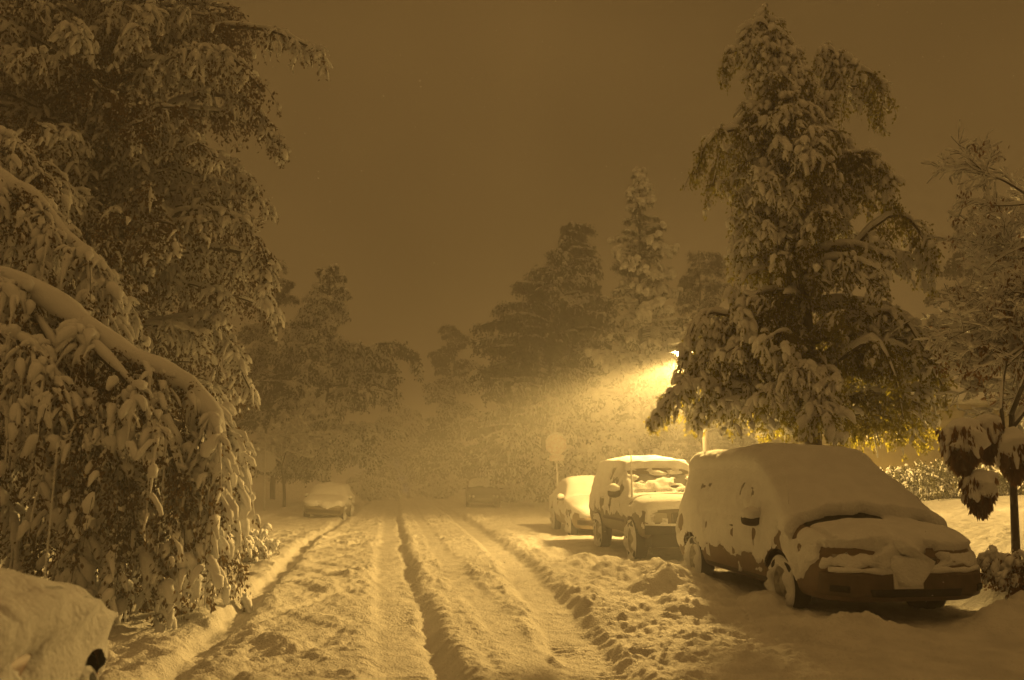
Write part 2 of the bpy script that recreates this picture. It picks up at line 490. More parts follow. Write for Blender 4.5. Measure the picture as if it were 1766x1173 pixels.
def house():
    X0, X1, Y0, Y1 = 13.9, 25.0, 23.0, 30.0
    zb = 1.0
    root = empty('house', (X0, Y0, zb), 'yellow house with lap siding behind the hedge', 'house')
    mb = MB()
    nb = 20; h = 2.9
    for k in range(nb):                     # each board leans out a little at its lower edge
        z0 = -.3 + k * (h + .3) / nb; z1 = z0 + (h + .3) / nb
        W, D = X1 - X0, Y1 - Y0
        a = .035
        V = [(-a, -a, z0), (W + a, -a, z0), (W + a, D + a, z0), (-a, D + a, z0), (0, 0, z1), (W, 0, z1), (W, D, z1), (0, D, z1)]
        mb.add(V, [(0, 1, 5, 4), (1, 2, 6, 5), (2, 3, 7, 6), (3, 0, 4, 7), (0, 3, 2, 1)])
    mb.build('wall', M['siding'], root, False)
    mb = MB()
    W, D = X1 - X0, Y1 - Y0; e = .5; rz = h + 2.2
    V = [(-e, -e, h), (W + e, -e, h), (W + e, D + e, h), (-e, D + e, h), (-e, D / 2, rz), (W + e, D / 2, rz), (-e, -e, h - .15), (W + e, -e, h - .15), (W + e, D + e, h - .15), (-e, D + e, h - .15)]
    mb.add(V, [(0, 1, 5, 4), (2, 3, 4, 5), (6, 7, 1, 0), (8, 9, 3, 2), (6, 9, 8, 7)])
    mb.add(V, [(3, 0, 4), (1, 2, 5)])
    mb.build('roof', M['trim'], root, False)
    mb = MB()
    n = 40; m = 24
    for s in (0, 1):
        u, v = np.meshgrid(np.linspace(-e - .04, W + e + .04, n), np.linspace(0, 1, m))
        y = (-e - .05) * (1 - v) + D / 2 * v
        z = h * (1 - v) + rz * v + .03 + .2 * np.minimum(1, np.sqrt(np.clip(v * 12, 0, 1)))
        z = z + .03 * fbm(np.stack([u, y, z], -1), 1.2, 2, 3)
        z[0] = h - .05
        if s: y = D - y
        i = np.arange(n * m).reshape(m, n)
        mb.add(np.stack([u, y, z], -1), np.stack([i[:-1, :-1], i[:-1, 1:], i[1:, 1:], i[1:, :-1]], -1).reshape(-1, 4))
    mb.build('roof_snow', M['snow'], root)
    for x in (5.2, 8.4):
        mb = MB(); box(mb, x, x + 1.3, -.07, .05, .9, 2.2)
        wf = mb.build('window', M['trim'], root, False)
        mb = MB(); box(mb, x + .08, x + 1.22, -.08, -.065, .98, 2.12)
        mb.build('pane', M['glass'], wf, False)
house()

# ------------------------------------------------------------------ plants
def grow(name, label, cat, base, limbs, p, trunk=None, group=None, leafm='leaf', bark='bark', trunk_r=.14):
    """limbs: list of (K,3) world polylines running from the trunk outwards; droops sprays, leaves and snow from them"""
    base = np.asarray(base, float)
    root = empty(name, base, label, cat, group)
    wood, lf, sn = MB(), MB(), MB()
    K = 12
    if trunk is not None:
        T = catmull(trunk, 16) - base
        tubes(wood, T, np.linspace(trunk_r, trunk_r * .22, 16), 10, .12, 3)
    Pl = []
    for L in limbs:
        L = np.asarray(L, float)
        if len(L) != K: L = catmull(L, K)
        Pl.append(L - base)
    Pl = np.array(Pl)
    ln = np.linalg.norm(np.diff(Pl, axis=1), axis=2).sum(1)
    r0 = p.get('limb_r', .018) * ln ** .7
    rr = r0[:, None] * np.linspace(1, .25, K)[None]
    Pl = Pl + .05 * np.stack([noise3(Pl, 1.3, s) for s in (1, 2, 3)], -1) * np.linspace(0, 1, K)[None, :, None] * p.get('wob', 1)
    tubes(wood, Pl, rr, 6)
    ls = p.get('limb_snow', .05)
    if ls > 0:
        ls = np.where(np.arange(len(Pl)) < p.get('main', 999), ls, ls * .45)[:, None]
        Q = Pl + np.array((0, 0, 1.)) * (rr + ls * .55)[..., None]
        t = np.linspace(0, 1, K)
        q = (ls + rr * .8) * (np.minimum(1, np.sqrt(np.clip(t * 6, .03, 1))) * np.sqrt(np.clip((1 - t) * 5 + .05, .03, 1)).clip(0, 1))[None]
        q = q * (1 + .5 * noise3(Pl, 2.6, 5))
        tg = np.gradient(Pl, axis=1); hz_ = np.linalg.norm(tg[..., :2], axis=2) / (np.linalg.norm(tg, axis=2) + 1e-9)
        q = np.where((np.arange(len(Pl)) == 0)[:, None] & bool(p.get('smooth_snow')), q, q * (.2 + .8 * hz_ ** 1.5))
        if p.get('smooth_snow'):
            Kd = 30
            idx = np.linspace(0, K - 1, Kd); i0 = np.floor(idx).astype(int).clip(0, K - 2); fr = (idx - i0)
            Qd = Q[:, i0] * (1 - fr)[None, :, None] + Q[:, i0 + 1] * fr[None, :, None]
            qd = q[:, i0] * (1 - fr)[None] + q[:, i0 + 1] * fr[None]
            tubes(sn, Qd, qd, 12, .22, 5.0, 1.0)
        else:
            tubes(sn, Q, q, 7, .35, 7.0, .85)
    # hanging sprays
    dens, (l0, l1), droop = p['dens'], p['sub'], p['droop']
    A, Bc, Cc, tl = [], [], [], []
    for P, L in zip(Pl, ln):
        n = max(3, int(L * dens))
        ts = p.get('t0', .15) + (1 - p.get('t0', .15)) * (np.arange(n) + rng.random(n) * .8) / n
        for t in np.minimum(ts, .999):
            i = int(t * (K - 1)); f = t * (K - 1) - i
            a = P[i] * (1 - f) + P[i + 1] * f
            T = P[i + 1] - P[i]; T = T / (np.linalg.norm(T) + 1e-9)
            side = np.cross(T, (0, 0, 1)); side /= np.linalg.norm(side) + 1e-6
            sg = rng.choice((-1, 1)) * rng.uniform(.2, 1)
            le = rng.uniform(l0, l1) * (1 - .35 * t * p.get('taper', 1)) * min(1, max(.4, L / p.get('full', 1.6)))
            hv = side * sg * .8 + T * np.array((1, 1, .2)) * .55 + rng.normal(size=3) * .12
            dr = droop * rng.uniform(.6, 1.15)
            Cc.append(a + hv * le * (1 - .45 * dr) + np.array((0, 0, -1)) * le * dr)
            Bc.append(a + hv * le * .45 + np.array((0, 0, .10 * le)))
            A.append(a); tl.append(le)
    A, Bc, Cc, tl = map(np.array, (A, Bc, Cc, tl))
    gzv = ground_height(Cc[:, 0] + base[0], Cc[:, 1] + base[1], False) - base[2] + .03
    Cc[:, 2] = np.maximum(Cc[:, 2], gzv)
    K2 = 8
    Ps = bez(A, Bc, Cc, K2)
    tubes(wood, Ps, p.get('twig_r', .007) * np.linspace(1, .35, K2)[None] * np.ones((len(A), 1)), 4)
    # twiglets along every spray carry the leaves; snow lies in patches, not everywhere
    N, tw = len(A), p['tw']
    own = np.repeat(np.arange(N), tw); Mx = len(own)
    s_ = rng.uniform(.06, 1, Mx)
    u = s_ * (K2 - 1); i = np.minimum(u.astype(int), K2 - 2); f = (u - i)[:, None]
    pos = Ps[own, i] * (1 - f) + Ps[own, i + 1] * f
    tang = Ps[own, i + 1] - Ps[own, i]; tang /= np.linalg.norm(tang, axis=1, keepdims=True) + 1e-9
    sd = np.cross(tang, rng.normal(size=(Mx, 3))); sd /= np.linalg.norm(sd, axis=1, keepdims=True) + 1e-9
    tlen = p['twl'] * rng.uniform(.55, 1.25, Mx) * (1.1 - .55 * s_) * np.minimum(1, tl[own] / l0 + .2)
    dv = tang * .65 + sd * .75 + np.array((0, 0, -.2))
    e = pos + dv * tlen[:, None] + np.array((0, 0, -.40)) * tlen[:, None] * droop
    Pt = bez(pos, pos + dv * tlen[:, None] * .55 + np.array((0, 0, .10)) * tlen[:, None], e, 5)
    pf_ = p.get('patch', .9)
    cover = np.clip(p['snowp'] + .95 * fbm(pos + base, pf_, 2, 13), .02, .97)
    snowy = rng.random(Mx) < cover
    sr = rng.uniform(*p['snow_r'], Mx)
    prof = np.sin(np.pi * np.linspace(.10, .93, 5)) ** .6
    k = snowy
    P = Pt[k]; q = sr[k][:, None] * prof[None] * (1 + .55 * noise3(P, 1.2 / p['snow_r'][1] * .5, 9))
    tubes(sn, P + np.array((0, 0, 1)) * (q * .75)[..., None], q, p.get('snow_seg', 6), p.get('lumpy', .5), .35 / p['snow_r'][1], .9, 3)
    cov_s = np.clip(p['snowp'] + .9 * fbm(Ps[:, 3] + base, pf_, 2, 13), .02, .97)
    k = rng.random(N) < cov_s
    P = Ps[k]
    q = p['snow_r'][1] * 1.05 * np.clip(.55 + .9 * noise3(P, .16 / p['snow_r'][1], 19), .08, 1.5) * np.sin(np.pi * np.linspace(.06, .95, K2))[None] ** .5
    tg = np.gradient(P, axis=1); q = q * (.22 + .9 * (np.linalg.norm(tg[..., :2], axis=2) / (np.linalg.norm(tg, axis=2) + 1e-9)) ** 1.3)      # little clings to hanging twigs
    tubes(sn, P + np.array((0, 0, 1)) * (q * .7)[..., None], q, p.get('snow_seg', 6) + 1, p.get('lumpy', .5), .35 / p['snow_r'][1], .9, 5)
    tn = p['tl']
    ow = np.repeat(np.arange(Mx), tn)
    v = rng.random(len(ow)) * 4; i = np.minimum(v.astype(int), 3); f = (v - i)[:, None]
    lp = Pt[ow, i] * (1 - f) + Pt[ow, i + 1] * f
    ld_ = Pt[ow, i + 1] - Pt[ow, i]; ld_ /= np.linalg.norm(ld_, axis=1, keepdims=True) + 1e-9
    spd = p['spread']
    lp = lp + rng.normal(size=lp.shape) * spd - np.array((0, 0, spd * .6))
    ld_ = ld_ * .8 + rng.normal(size=lp.shape) * .5 + np.array((0, 0, -.35))
    ll = p['leaf'] * rng.uniform(.6, 1.3, len(lp))
    fr = rng.random(len(lp)) < p.get('frost', .12) * (.3 + 1.4 * cover[ow])
    leaves(lf, lp[~fr], ld_[~fr], ll[~fr], ll[~fr] * p.get('aspect', .5))
    leaves(sn, lp[fr] + (0, 0, spd * .8), ld_[fr], ll[fr], ll[fr] * .6)
    wood.build('trunk', M[bark], root)
    lf.build('crown', M[leafm], root, False)
    sn.build('snow_cover', M['snow'], root)
    return root

def limb(a, c, arch, K=12):
    a = np.asarray(a); c = np.asarray(c)
    return bez(a, a + (c - a) * .5 + np.array((0, 0, arch)), c, K)

def edges(tab, y):
    t = np.array(tab); return np.interp(y, t[:, 0], t[:, 1])

def fill_limbs(n, d, axis, left, right, y0, y1, arch=(.25, .55), depth=.85, lift=(.0, .5), power=1.0, front=0.0, rmin=.35, rmax=.93):
    """limbs round a trunk whose axis (image row -> column) and outline are read off the photo, at distance d"""
    out = []
    for k in range(n):
        y = y0 + (y1 - y0) * ((k + rng.random()) / n) ** power
        ax = edges(axis, y); xl = edges(left, y); xr = edges(right, y)
        ph = rng.uniform(0, 2 * np.pi)
        c, s = math.cos(ph), math.sin(ph)
        if front and s > 0 and rng.random() < front: s = -s
        rl = ((xr - ax) if c > 0 else (ax - xl)) / FOC * d
        rm = (xr - xl) * .5 / FOC * d
        k_ = rng.uniform(rmin, rmax) if rng.random() < .45 else rng.uniform(.8, rmax)
        tip = at(ax, y, d) + RGT * c * rl * k_ + FWD * s * rm * depth * k_
        st = at(ax, y, d); st[2] = max(st[2] + rng.uniform(*lift) - .1 * rm, .4)
        out.append(limb(st, tip, rng.uniform(*arch) * (np.linalg.norm(tip - st)) ** .8))
    return out

# --- the big tree on the right, in front of the lamp
D1 = 13.2
def big_right_tree():
    b = at(1405, 900, D1); b[2] = gz(b[0], b[1]) - .1
    tr = [b, at(1400, 700, D1), at(1385, 500, D1), at(1368, 330, D1), at(1345, 180, D1), at(1325, 70, D1)]
    axis = [(35, 1322), (180, 1345), (330, 1368), (500, 1385), (700, 1400)]
    left = [(35, 1300), (110, 1250), (200, 1250), (260, 1225), (310, 1195), (360, 1245), (430, 1245), (540, 1215), (600, 1180), (700, 1195), (760, 1215)]
    right = [(35, 1345), (110, 1385), (200, 1440), (300, 1520), (400, 1585), (520, 1615), (650, 1640), (740, 1620), (770, 1600)]
    L = fill_limbs(165, D1, axis, left, right, 45, 735, arch=(.15, .4), front=.45, lift=(-.1, .45))
    h = lambda *pts: L.append(catmull([at(*q) for q in pts], 12))
    h((1340, 150, D1), (1332, 70, D1 - .1), (1310, 38, D1 - .2), (1285, 62, D1 - .2))        # nodding tip
    h((1345, 190, D1), (1300, 105, D1 - .1), (1262, 88, D1 - .2), (1245, 120, D1 - .2))
    h((1385, 420, D1), (1420, 250, D1), (1428, 120, D1), (1452, 92, D1 - .1))                # second leader
    h((1424, 170, D1), (1460, 118, D1 - .2), (1505, 130, D1 - .3), (1528, 185, D1 - .3))
    h((1422, 200, D1), (1465, 150, D1 + .2), (1495, 160, D1 + .2), (1505, 205, D1 + .2))
    h((1426, 140, D1), (1440, 95, D1), (1425, 85, D1), (1412, 110, D1))
    h((1365, 330, D1), (1290, 232, D1 - .3), (1225, 240, D1 - .4), (1195, 300, D1 - .4))
    h((1370, 370, D1), (1300, 270, D1 + .3), (1250, 262, D1 + .3), (1230, 320, D1 + .3))
    h((1380, 400, D1), (1460, 270, D1 - .4), (1515, 290, D1 - .5), (1540, 370, D1 - .5))
    h((1390, 520, D1), (1520, 380, D1 - .4), (1585, 400, D1 - .5), (1605, 480, D1 - .5))
    h((1395, 640, D1), (1290, 560, D1 - .2), (1205, 545, D1 - .2), (1172, 640, D1 - .2))     # edge limb in front of the lamp
    h((1398, 660, D1), (1300, 610, D1 - .3), (1210, 625, D1 - .3), (1160, 690, D1 - .3))
    h((1400, 700, D1), (1290, 670, D1 - .3), (1180, 668, D1 - .4), (1128, 725, D1 - .4))     # lowest limb over the parked cars
    h((1400, 690, D1), (1300, 640, D1 + .2), (1230, 645, D1 + .3), (1185, 715, D1 + .3))
    h((1400, 640, D1), (1520, 540, D1 - .6), (1590, 590, D1 - .8), (1630, 680, D1 - .8))
    h((1400, 660, D1), (1500, 590, D1 - 1.0), (1540, 640, D1 - 1.3), (1560, 720, D1 - 1.4))
    h((1400, 640, D1), (1415, 640, D1 - .8), (1420, 660, D1 - 1.3), (1415, 735, D1 - 1.5))
    h((1385, 400, D1), (1395, 270, D1 - .8), (1400, 270, D1 - 1.1), (1402, 330, D1 - 1.2))
    h((1400, 700, D1), (1470, 660, D1 + .4), (1560, 680, D1 + .5), (1610, 740, D1 + .5))
    lo_l = [(500, 1240), (560, 1195), (640, 1170), (760, 1165)]
    L.extend(fill_limbs(34, D1, axis, left, right, 95, 350, arch=(.2, .45), front=.5, lift=(-.1, .4), rmin=.6))
    L.extend(fill_limbs(20, D1, axis, lo_l, right, 520, 745, arch=(.15, .4), front=.5, lift=(-.1, .4), rmin=.6))
    for yy in (600, 668):
        h((1398, yy + 40, D1), (1300, yy - 5, D1 - .1), (1225 + rng.uniform(-12, 12), yy + 2, D1 - .2), (1180 + rng.uniform(-8, 22), yy + 62, D1 - .2))
    p = dict(dens=9.0, sub=(.40, .85), droop=.86, tw=7, twl=.20, tl=9, leaf=.062, spread=.022, frost=.12, snowp=.38, snow_r=(.022, .060), limb_snow=.055, limb_r=.017, lumpy=.55, patch=1.0, full=.9)
    grow('evergreen_tree', 'tall evergreen tree with two tops drooping under snow, standing behind the minivan', 'tree', b, L, p, tr, None, 'leaf', 'bark', .15)
big_right_tree()

# --- the overhanging tree filling the upper left
D7 = 16.5
def big_left_tree():
    b = at(170, 960, D7); b[2] = gz(b[0], b[1]) - .1
    tr = [b, at(165, 700, D7), at(175, 450, D7), at(190, 200, D7), at(185, 0, D7), at(190, -250, D7)]
    axis = [(-250, 190), (0, 185), (200, 190), (450, 175), (700, 165), (900, 165)]
    left = [(-250, -10), (0, -160), (400, -260), (900, -260)]
    right = [(-250, 350), (-100, 430), (0, 440), (60, 490), (110, 470), (180, 500), (260, 480), (330, 465), (450, 470), (560, 462), (620, 430), (700, 405), (760, 385), (900, 350)]
    L = fill_limbs(250, D7, axis, left, right, -230, 860, arch=(.12, .3), front=.55, depth=.9, lift=(-.3, .8))
    h = lambda *pts: L.append(catmull([at(*q) for q in pts], 12))
    h((190, 130, D7), (320, 60, D7 - .6), (440, 48, D7 - .9), (552, 88, D7 - 1.0))
    h((190, 180, D7), (300, 100, D7 - 1.4), (380, 90, D7 - 1.8), (450, 150, D7 - 2.0))
    h((190, 260, D7), (280, 240, D7 - .3), (380, 275, D7 - .5), (440, 330, D7 - .5))
    h((190, 300, D7), (260, 285, D7 - .3), (330, 300, D7 - .5), (460, 350, D7 - .5))
    h((185, 240, D7), (330, 170, D7 - .4), (430, 180, D7 - .5), (490, 260, D7 - .5))
    h((180, 460, D7), (300, 370, D7 - .8), (420, 380, D7 - 1.0), (470, 470, D7 - 1.0))
    h((180, 520, D7), (300, 440, D7 - .8), (430, 440, D7 - 1.0), (468, 540, D7 - 1.0))
    h((170, 620, D7), (300, 560, D7 - .5), (390, 590, D7 - .6), (430, 670, D7 - .6))
    p = dict(dens=7.0, sub=(.5, 1.1), droop=.8, tw=6, twl=.30, tl=7, leaf=.088, spread=.035, frost=.20, snowp=.42, snow_r=(.026, .062), limb_snow=.05, limb_r=.02, lumpy=.6, patch=.8, full=2.5, snow_seg=5)
    grow('cedar_tree', 'huge dark tree with drooping snowy boughs filling the upper left', 'tree', b, L, p, tr, None, 'leaf_left', 'darkbark', .22)
big_left_tree()

# --- the tree bowed down to the ground at the left
def bowed_tree():
    b = at(-330, 1010, 9.6); b[2] = gz(b[0], b[1]) - .1
    tr = [b, at(-320, 850, 9.6), at(-300, 650, 9.6), at(-240, 540, 9.5), at(-120, 490, 9.4)]
    L = []
    h = lambda *pts: L.append(catmull([at(*q) for q in pts], 12))
    h((-240, 530, 9.4), (-60, 488, 9.2), (40, 505, 9.1), (130, 560, 9.0), (235, 640, 8.9), (320, 668, 8.9), (375, 750, 8.9), (392, 860, 8.9))
    p = dict(dens=12, sub=(.6, 1.35), droop=.95, tw=12, twl=.24, tl=9, leaf=.060, spread=.026, frost=.24, snowp=.55, snow_r=(.024, .058), limb_snow=.10, limb_r=.020,
             lumpy=.75, snow_seg=8, smooth_snow=True, main=2, taper=-.3, t0=.05, wob=.4, patch=1.5, full=2.0)
    h((-300, 300, 10.4), (-80, 275, 10.3), (0, 322, 10.2), (70, 358, 10.1), (115, 420, 10.0), (170, 470, 10.0), (195, 560, 10.0))
    h((-200, 205, 10.9), (-40, 225, 10.8), (40, 262, 10.8), (75, 330, 10.8), (90, 420, 10.8))
    h((-240, 600, 9.0), (-40, 570, 8.6), (60, 610, 8.5), (130, 720, 8.4), (160, 840, 8.4))
    h((-240, 640, 9.4), (-20, 660, 9.6), (120, 690, 9.8), (230, 760, 9.9), (280, 880, 9.9))
    h((-240, 700, 9.0), (-60, 690, 8.7), (60, 740, 8.6), (120, 840, 8.6), (150, 930, 8.6))
    h((100, 545, 9.0), (200, 640, 8.6), (270, 730, 8.5), (310, 830, 8.5), (320, 930, 8.5))
    h((200, 620, 9.0), (270, 720, 9.3), (330, 790, 9.4), (360, 880, 9.4), (372, 950, 9.4))
    h((40, 520, 9.1), (120, 640, 8.7), (200, 770, 8.5), (230, 880, 8.5), (235, 970, 8.4))
    h((-240, 760, 9.6), (-20, 780, 9.8), (100, 830, 9.9), (180, 900, 9.9), (220, 980, 9.9))
    h((-240, 820, 9.6), (-20, 860, 9.8), (40, 900, 9.9), (120, 960, 9.5), (210, 1020, 8.9))
    grow('bowed_tree', 'snow laden tree bowed over in an arch to the ground beside the road', 'tree', b, L, p, tr, None, 'leaf_left', 'darkbark', .13)
bowed_tree()

# --- trees further off, each with its own outline
def side_tree(name, label, cat, d, axis, left, right, y0, y1, n, p, base_px, leafm='leaf_far', tr_r=.16, group=None, extra=(), **kw):
    b = at(base_px, 860, d); b[2] = gz(b[0], b[1]) - .1
    ys_ = np.linspace(y0, 790, 5)[::-1]
    tr = [b] + [at(edges(axis, y), y, d) for y in ys_]
    L = fill_limbs(n, d, axis, left, right, y0 + 6, y1, **kw)
    for e in extra: L.append(catmull([at(*q) for q in e], 12))
    return grow(name, label, cat, b, L, p, tr, group, leafm, 'darkbark', tr_r)

pf = dict(dens=6.0, sub=(.6, 1.15), droop=.72, tw=7, twl=.46, tl=9, leaf=.145, spread=.05, frost=.13, snowp=.34, snow_r=(.045, .10), limb_snow=.06, limb_r=.018, lumpy=.6, snow_seg=5, patch=.35, full=3.0)
side_tree('broadleaf_tree', 'dark rounded tree with a pointed top beyond the stop sign on the left', 'tree', 41, [(455, 570), (850, 560)],
          [(455, 555), (500, 535), (560, 500), (620, 460), (760, 440), (850, 480)], [(455, 585), (500, 603), (560, 600), (590, 640), (640, 690), (720, 700), (800, 650), (850, 600)],
          458, 815, 120, pf, 560, depth=.7, arch=(.1, .3), front=.6, rmin=.45, rmax=1.08,
          extra=[((580, 640, 41), (650, 595, 40.5), (700, 600, 40.2), (724, 634, 40))])
side_tree('broadleaf_tree', 'faint tall tree standing just right of the big left tree', 'tree', 46, [(440, 480), (850, 470)],
          [(440, 465), (520, 430), (640, 400), (850, 400)], [(440, 495), (520, 525), (640, 545), (850, 540)], 448, 800, 65, pf, 470, depth=.7, arch=(.1, .3), front=.6, rmin=.45, rmax=1.08)
side_tree('broadleaf_tree', 'wide hazy tree left of the spruce, behind the stop sign with two plates', 'tree', 42, [(380, 990), (520, 960), (850, 930)],
          [(380, 975), (430, 955), (470, 900), (540, 825), (640, 820), (760, 810), (850, 830)], [(380, 1020), (430, 1035), (520, 1060), (640, 1075), (850, 1070)],
          384, 830, 170, dict(pf, frost=.0, snowp=.14), 935, depth=.7, arch=(.12, .35), front=.6, rmin=.45, rmax=1.05)
side_tree('broadleaf_tree', 'palest tree at the far end of the street', 'tree', 66, [(555, 785), (850, 780)],
          [(555, 765), (640, 735), (760, 712), (850, 715)], [(555, 815), (640, 840), (850, 860)], 562, 825, 80, dict(pf, leaf=.22), 780, depth=.7, arch=(.1, .3), front=.6, rmin=.45, rmax=1.08)
side_tree('broadleaf_tree', 'small hazy tree showing between the spruce and the big evergreen', 'tree', 44, [(425, 1205), (850, 1215)],
          [(425, 1190), (520, 1165), (850, 1140)], [(425, 1235), (520, 1280), (850, 1330)], 432, 830, 90, dict(pf, frost=.02, snowp=.24), 1215, depth=.7, arch=(.1, .3), front=.6, rmin=.45, rmax=1.08)
side_tree('conifer_tree', 'pointed spruce with round pads of snow on its boughs', 'tree', 34, [(285, 1102), (850, 1108)],
          [(285, 1097), (340, 1075), (420, 1056), (500, 1045), (600, 1020), (760, 1000)], [(285, 1107), (340, 1128), (420, 1160), (500, 1170), (600, 1200), (760, 1220)],
          288, 790, 190, dict(dens=6, sub=(.25, .6), droop=.62, tw=5, twl=.22, tl=10, leaf=.11, aspect=.25, spread=.03, frost=.06, snowp=.28, snow_r=(.06, .15), limb_snow=.05, limb_r=.015, lumpy=.45, snow_seg=7, t0=.2, patch=.8, full=1.6),
          1106, 'needle', .17, depth=1.0, arch=(.10, .22), front=.5, lift=(.0, .25), rmin=.45, rmax=1.1)
side_tree('broadleaf_tree', 'very faint low tree closing the end of the street left of centre', 'tree', 84, [(700, 690), (850, 690)],
          [(700, 660), (760, 630), (850, 610)], [(700, 715), (760, 745), (850, 760)], 700, 836, 50, dict(pf, leaf=.26, twl=.8, snow_r=(.08, .16)), 700, depth=.7, arch=(.1, .3), front=.6, rmin=.45, rmax=1.08)
# dark background wood closing the left behind the near trees and right behind the house
side_tree('broadleaf_tree', 'dim tree hidden behind the boughs at the far left', 'tree', 30, [(250, 60), (900, 60)],
          [(250, -40), (500, -220), (900, -240)], [(250, 160), (500, 330), (700, 400), (860, 400)], 260, 840, 90, pf, 60, depth=.6, arch=(.1, .3), front=.6)
side_tree('broadleaf_tree', 'dim tree behind the house roof at the right edge', 'tree', 37, [(330, 1700), (850, 1700)],
          [(330, 1660), (520, 1560), (800, 1560)], [(330, 1760), (520, 1850), (800, 1880)], 340, 640, 70, pf, 1700, depth=.6, arch=(.1, .3), front=.6)

# --- shrubs
def shrub(name, label, px, py, d, hw, ht, n, p, leafm, group=None, cat='shrub'):
    b = at(px, py, d); b[2] = gz(b[0], b[1]) - .05
    L = []
    for k in range(n):
        ph = rng.uniform(0, 2 * np.pi); r = hw * rng.uniform(.3, 1)
        tip = b + np.array((math.cos(ph) * r, math.sin(ph) * r, ht * rng.uniform(.25, .85) * (1.1 - .5 * r / hw)))
        L.append(limb(b + (math.cos(ph) * .1, math.sin(ph) * .1, .05), tip, ht * rng.uniform(.3, .6)))
    return grow(name, label, cat, b, L, p, None, group, leafm, 'darkbark')

ps = dict(dens=10, sub=(.15, .35), droop=.7, tw=6, twl=.14, tl=8, leaf=.045, spread=.02, frost=.2, snowp=.65, snow_r=(.02, .045), limb_snow=.03, limb_r=.014, lumpy=.5, patch=2, full=.6)
shrub('shrub', 'bright snow covered shrub at the foot of the bowed tree', 428, 925, 14.5, .62, .85, 26, ps, 'leaf_left')
shrub('shrub', 'snow plastered shrub at the right edge below the thin tree', 1748, 990, 8.9, .36, .62, 24, dict(ps, sub=(.12, .28)), 'leaf_brown')
pb = dict(ps, dens=5, sub=(.35, .7), tw=5, twl=.35, tl=6, leaf=.12, spread=.06, snow_r=(.05, .10), limb_snow=.06, patch=.8, full=1)
for k, (px, d, hw, ht, lab) in enumerate(((760, 56, 2.2, 2.2, 'faint snowy bush at the far end of the right kerb'), (890, 47, 1.8, 1.7, 'hazy snowy bush right of the black parked car'),
                                          (945, 42, 1.5, 1.9, 'snowy bush behind the stop sign with two plates'), (1050, 38, 2.2, 2.6, 'snow mounded bush behind the four wheel drive'),
                                          (640, 52, 2.4, 2.4, 'dim bush right of the snow covered hatchback'), (1120, 30, 1.6, 1.7, 'snowy bush left of the lamp pole'))):
    shrub('shrub', lab, px, 850, d, hw, ht, 20, pb, 'leaf_far', 'snowy bushes along the street')

def hedge():
    a = at(1535, 850, 19.3); c = at(1790, 850, 17.5)
    b = .5 * (a + c); b[2] = gz(b[0], b[1])
    L = []
    for k in range(90):
        q = a + (c - a) * (k + rng.random()) / 90 + np.array((rng.normal() * .1, rng.normal() * .3, 0))
        q[2] = gz(q[0], q[1])
        L.append(limb(q, q + np.array((rng.normal() * .25, rng.normal() * .3, rng.uniform(.55, .85))), .15))
    grow('hedge', 'low clipped hedge with a snowy top in front of the yellow house', 'hedge', b, L, dict(dens=14, sub=(.12, .3), droop=.5, tw=6, twl=.12, tl=9, leaf=.045, spread=.025, frost=.22, snowp=.32, snow_r=(.018, .04), limb_snow=.03, limb_r=.012, lumpy=.5, patch=1.5, full=.5), None, None, 'hedge', 'darkbark')
hedge()

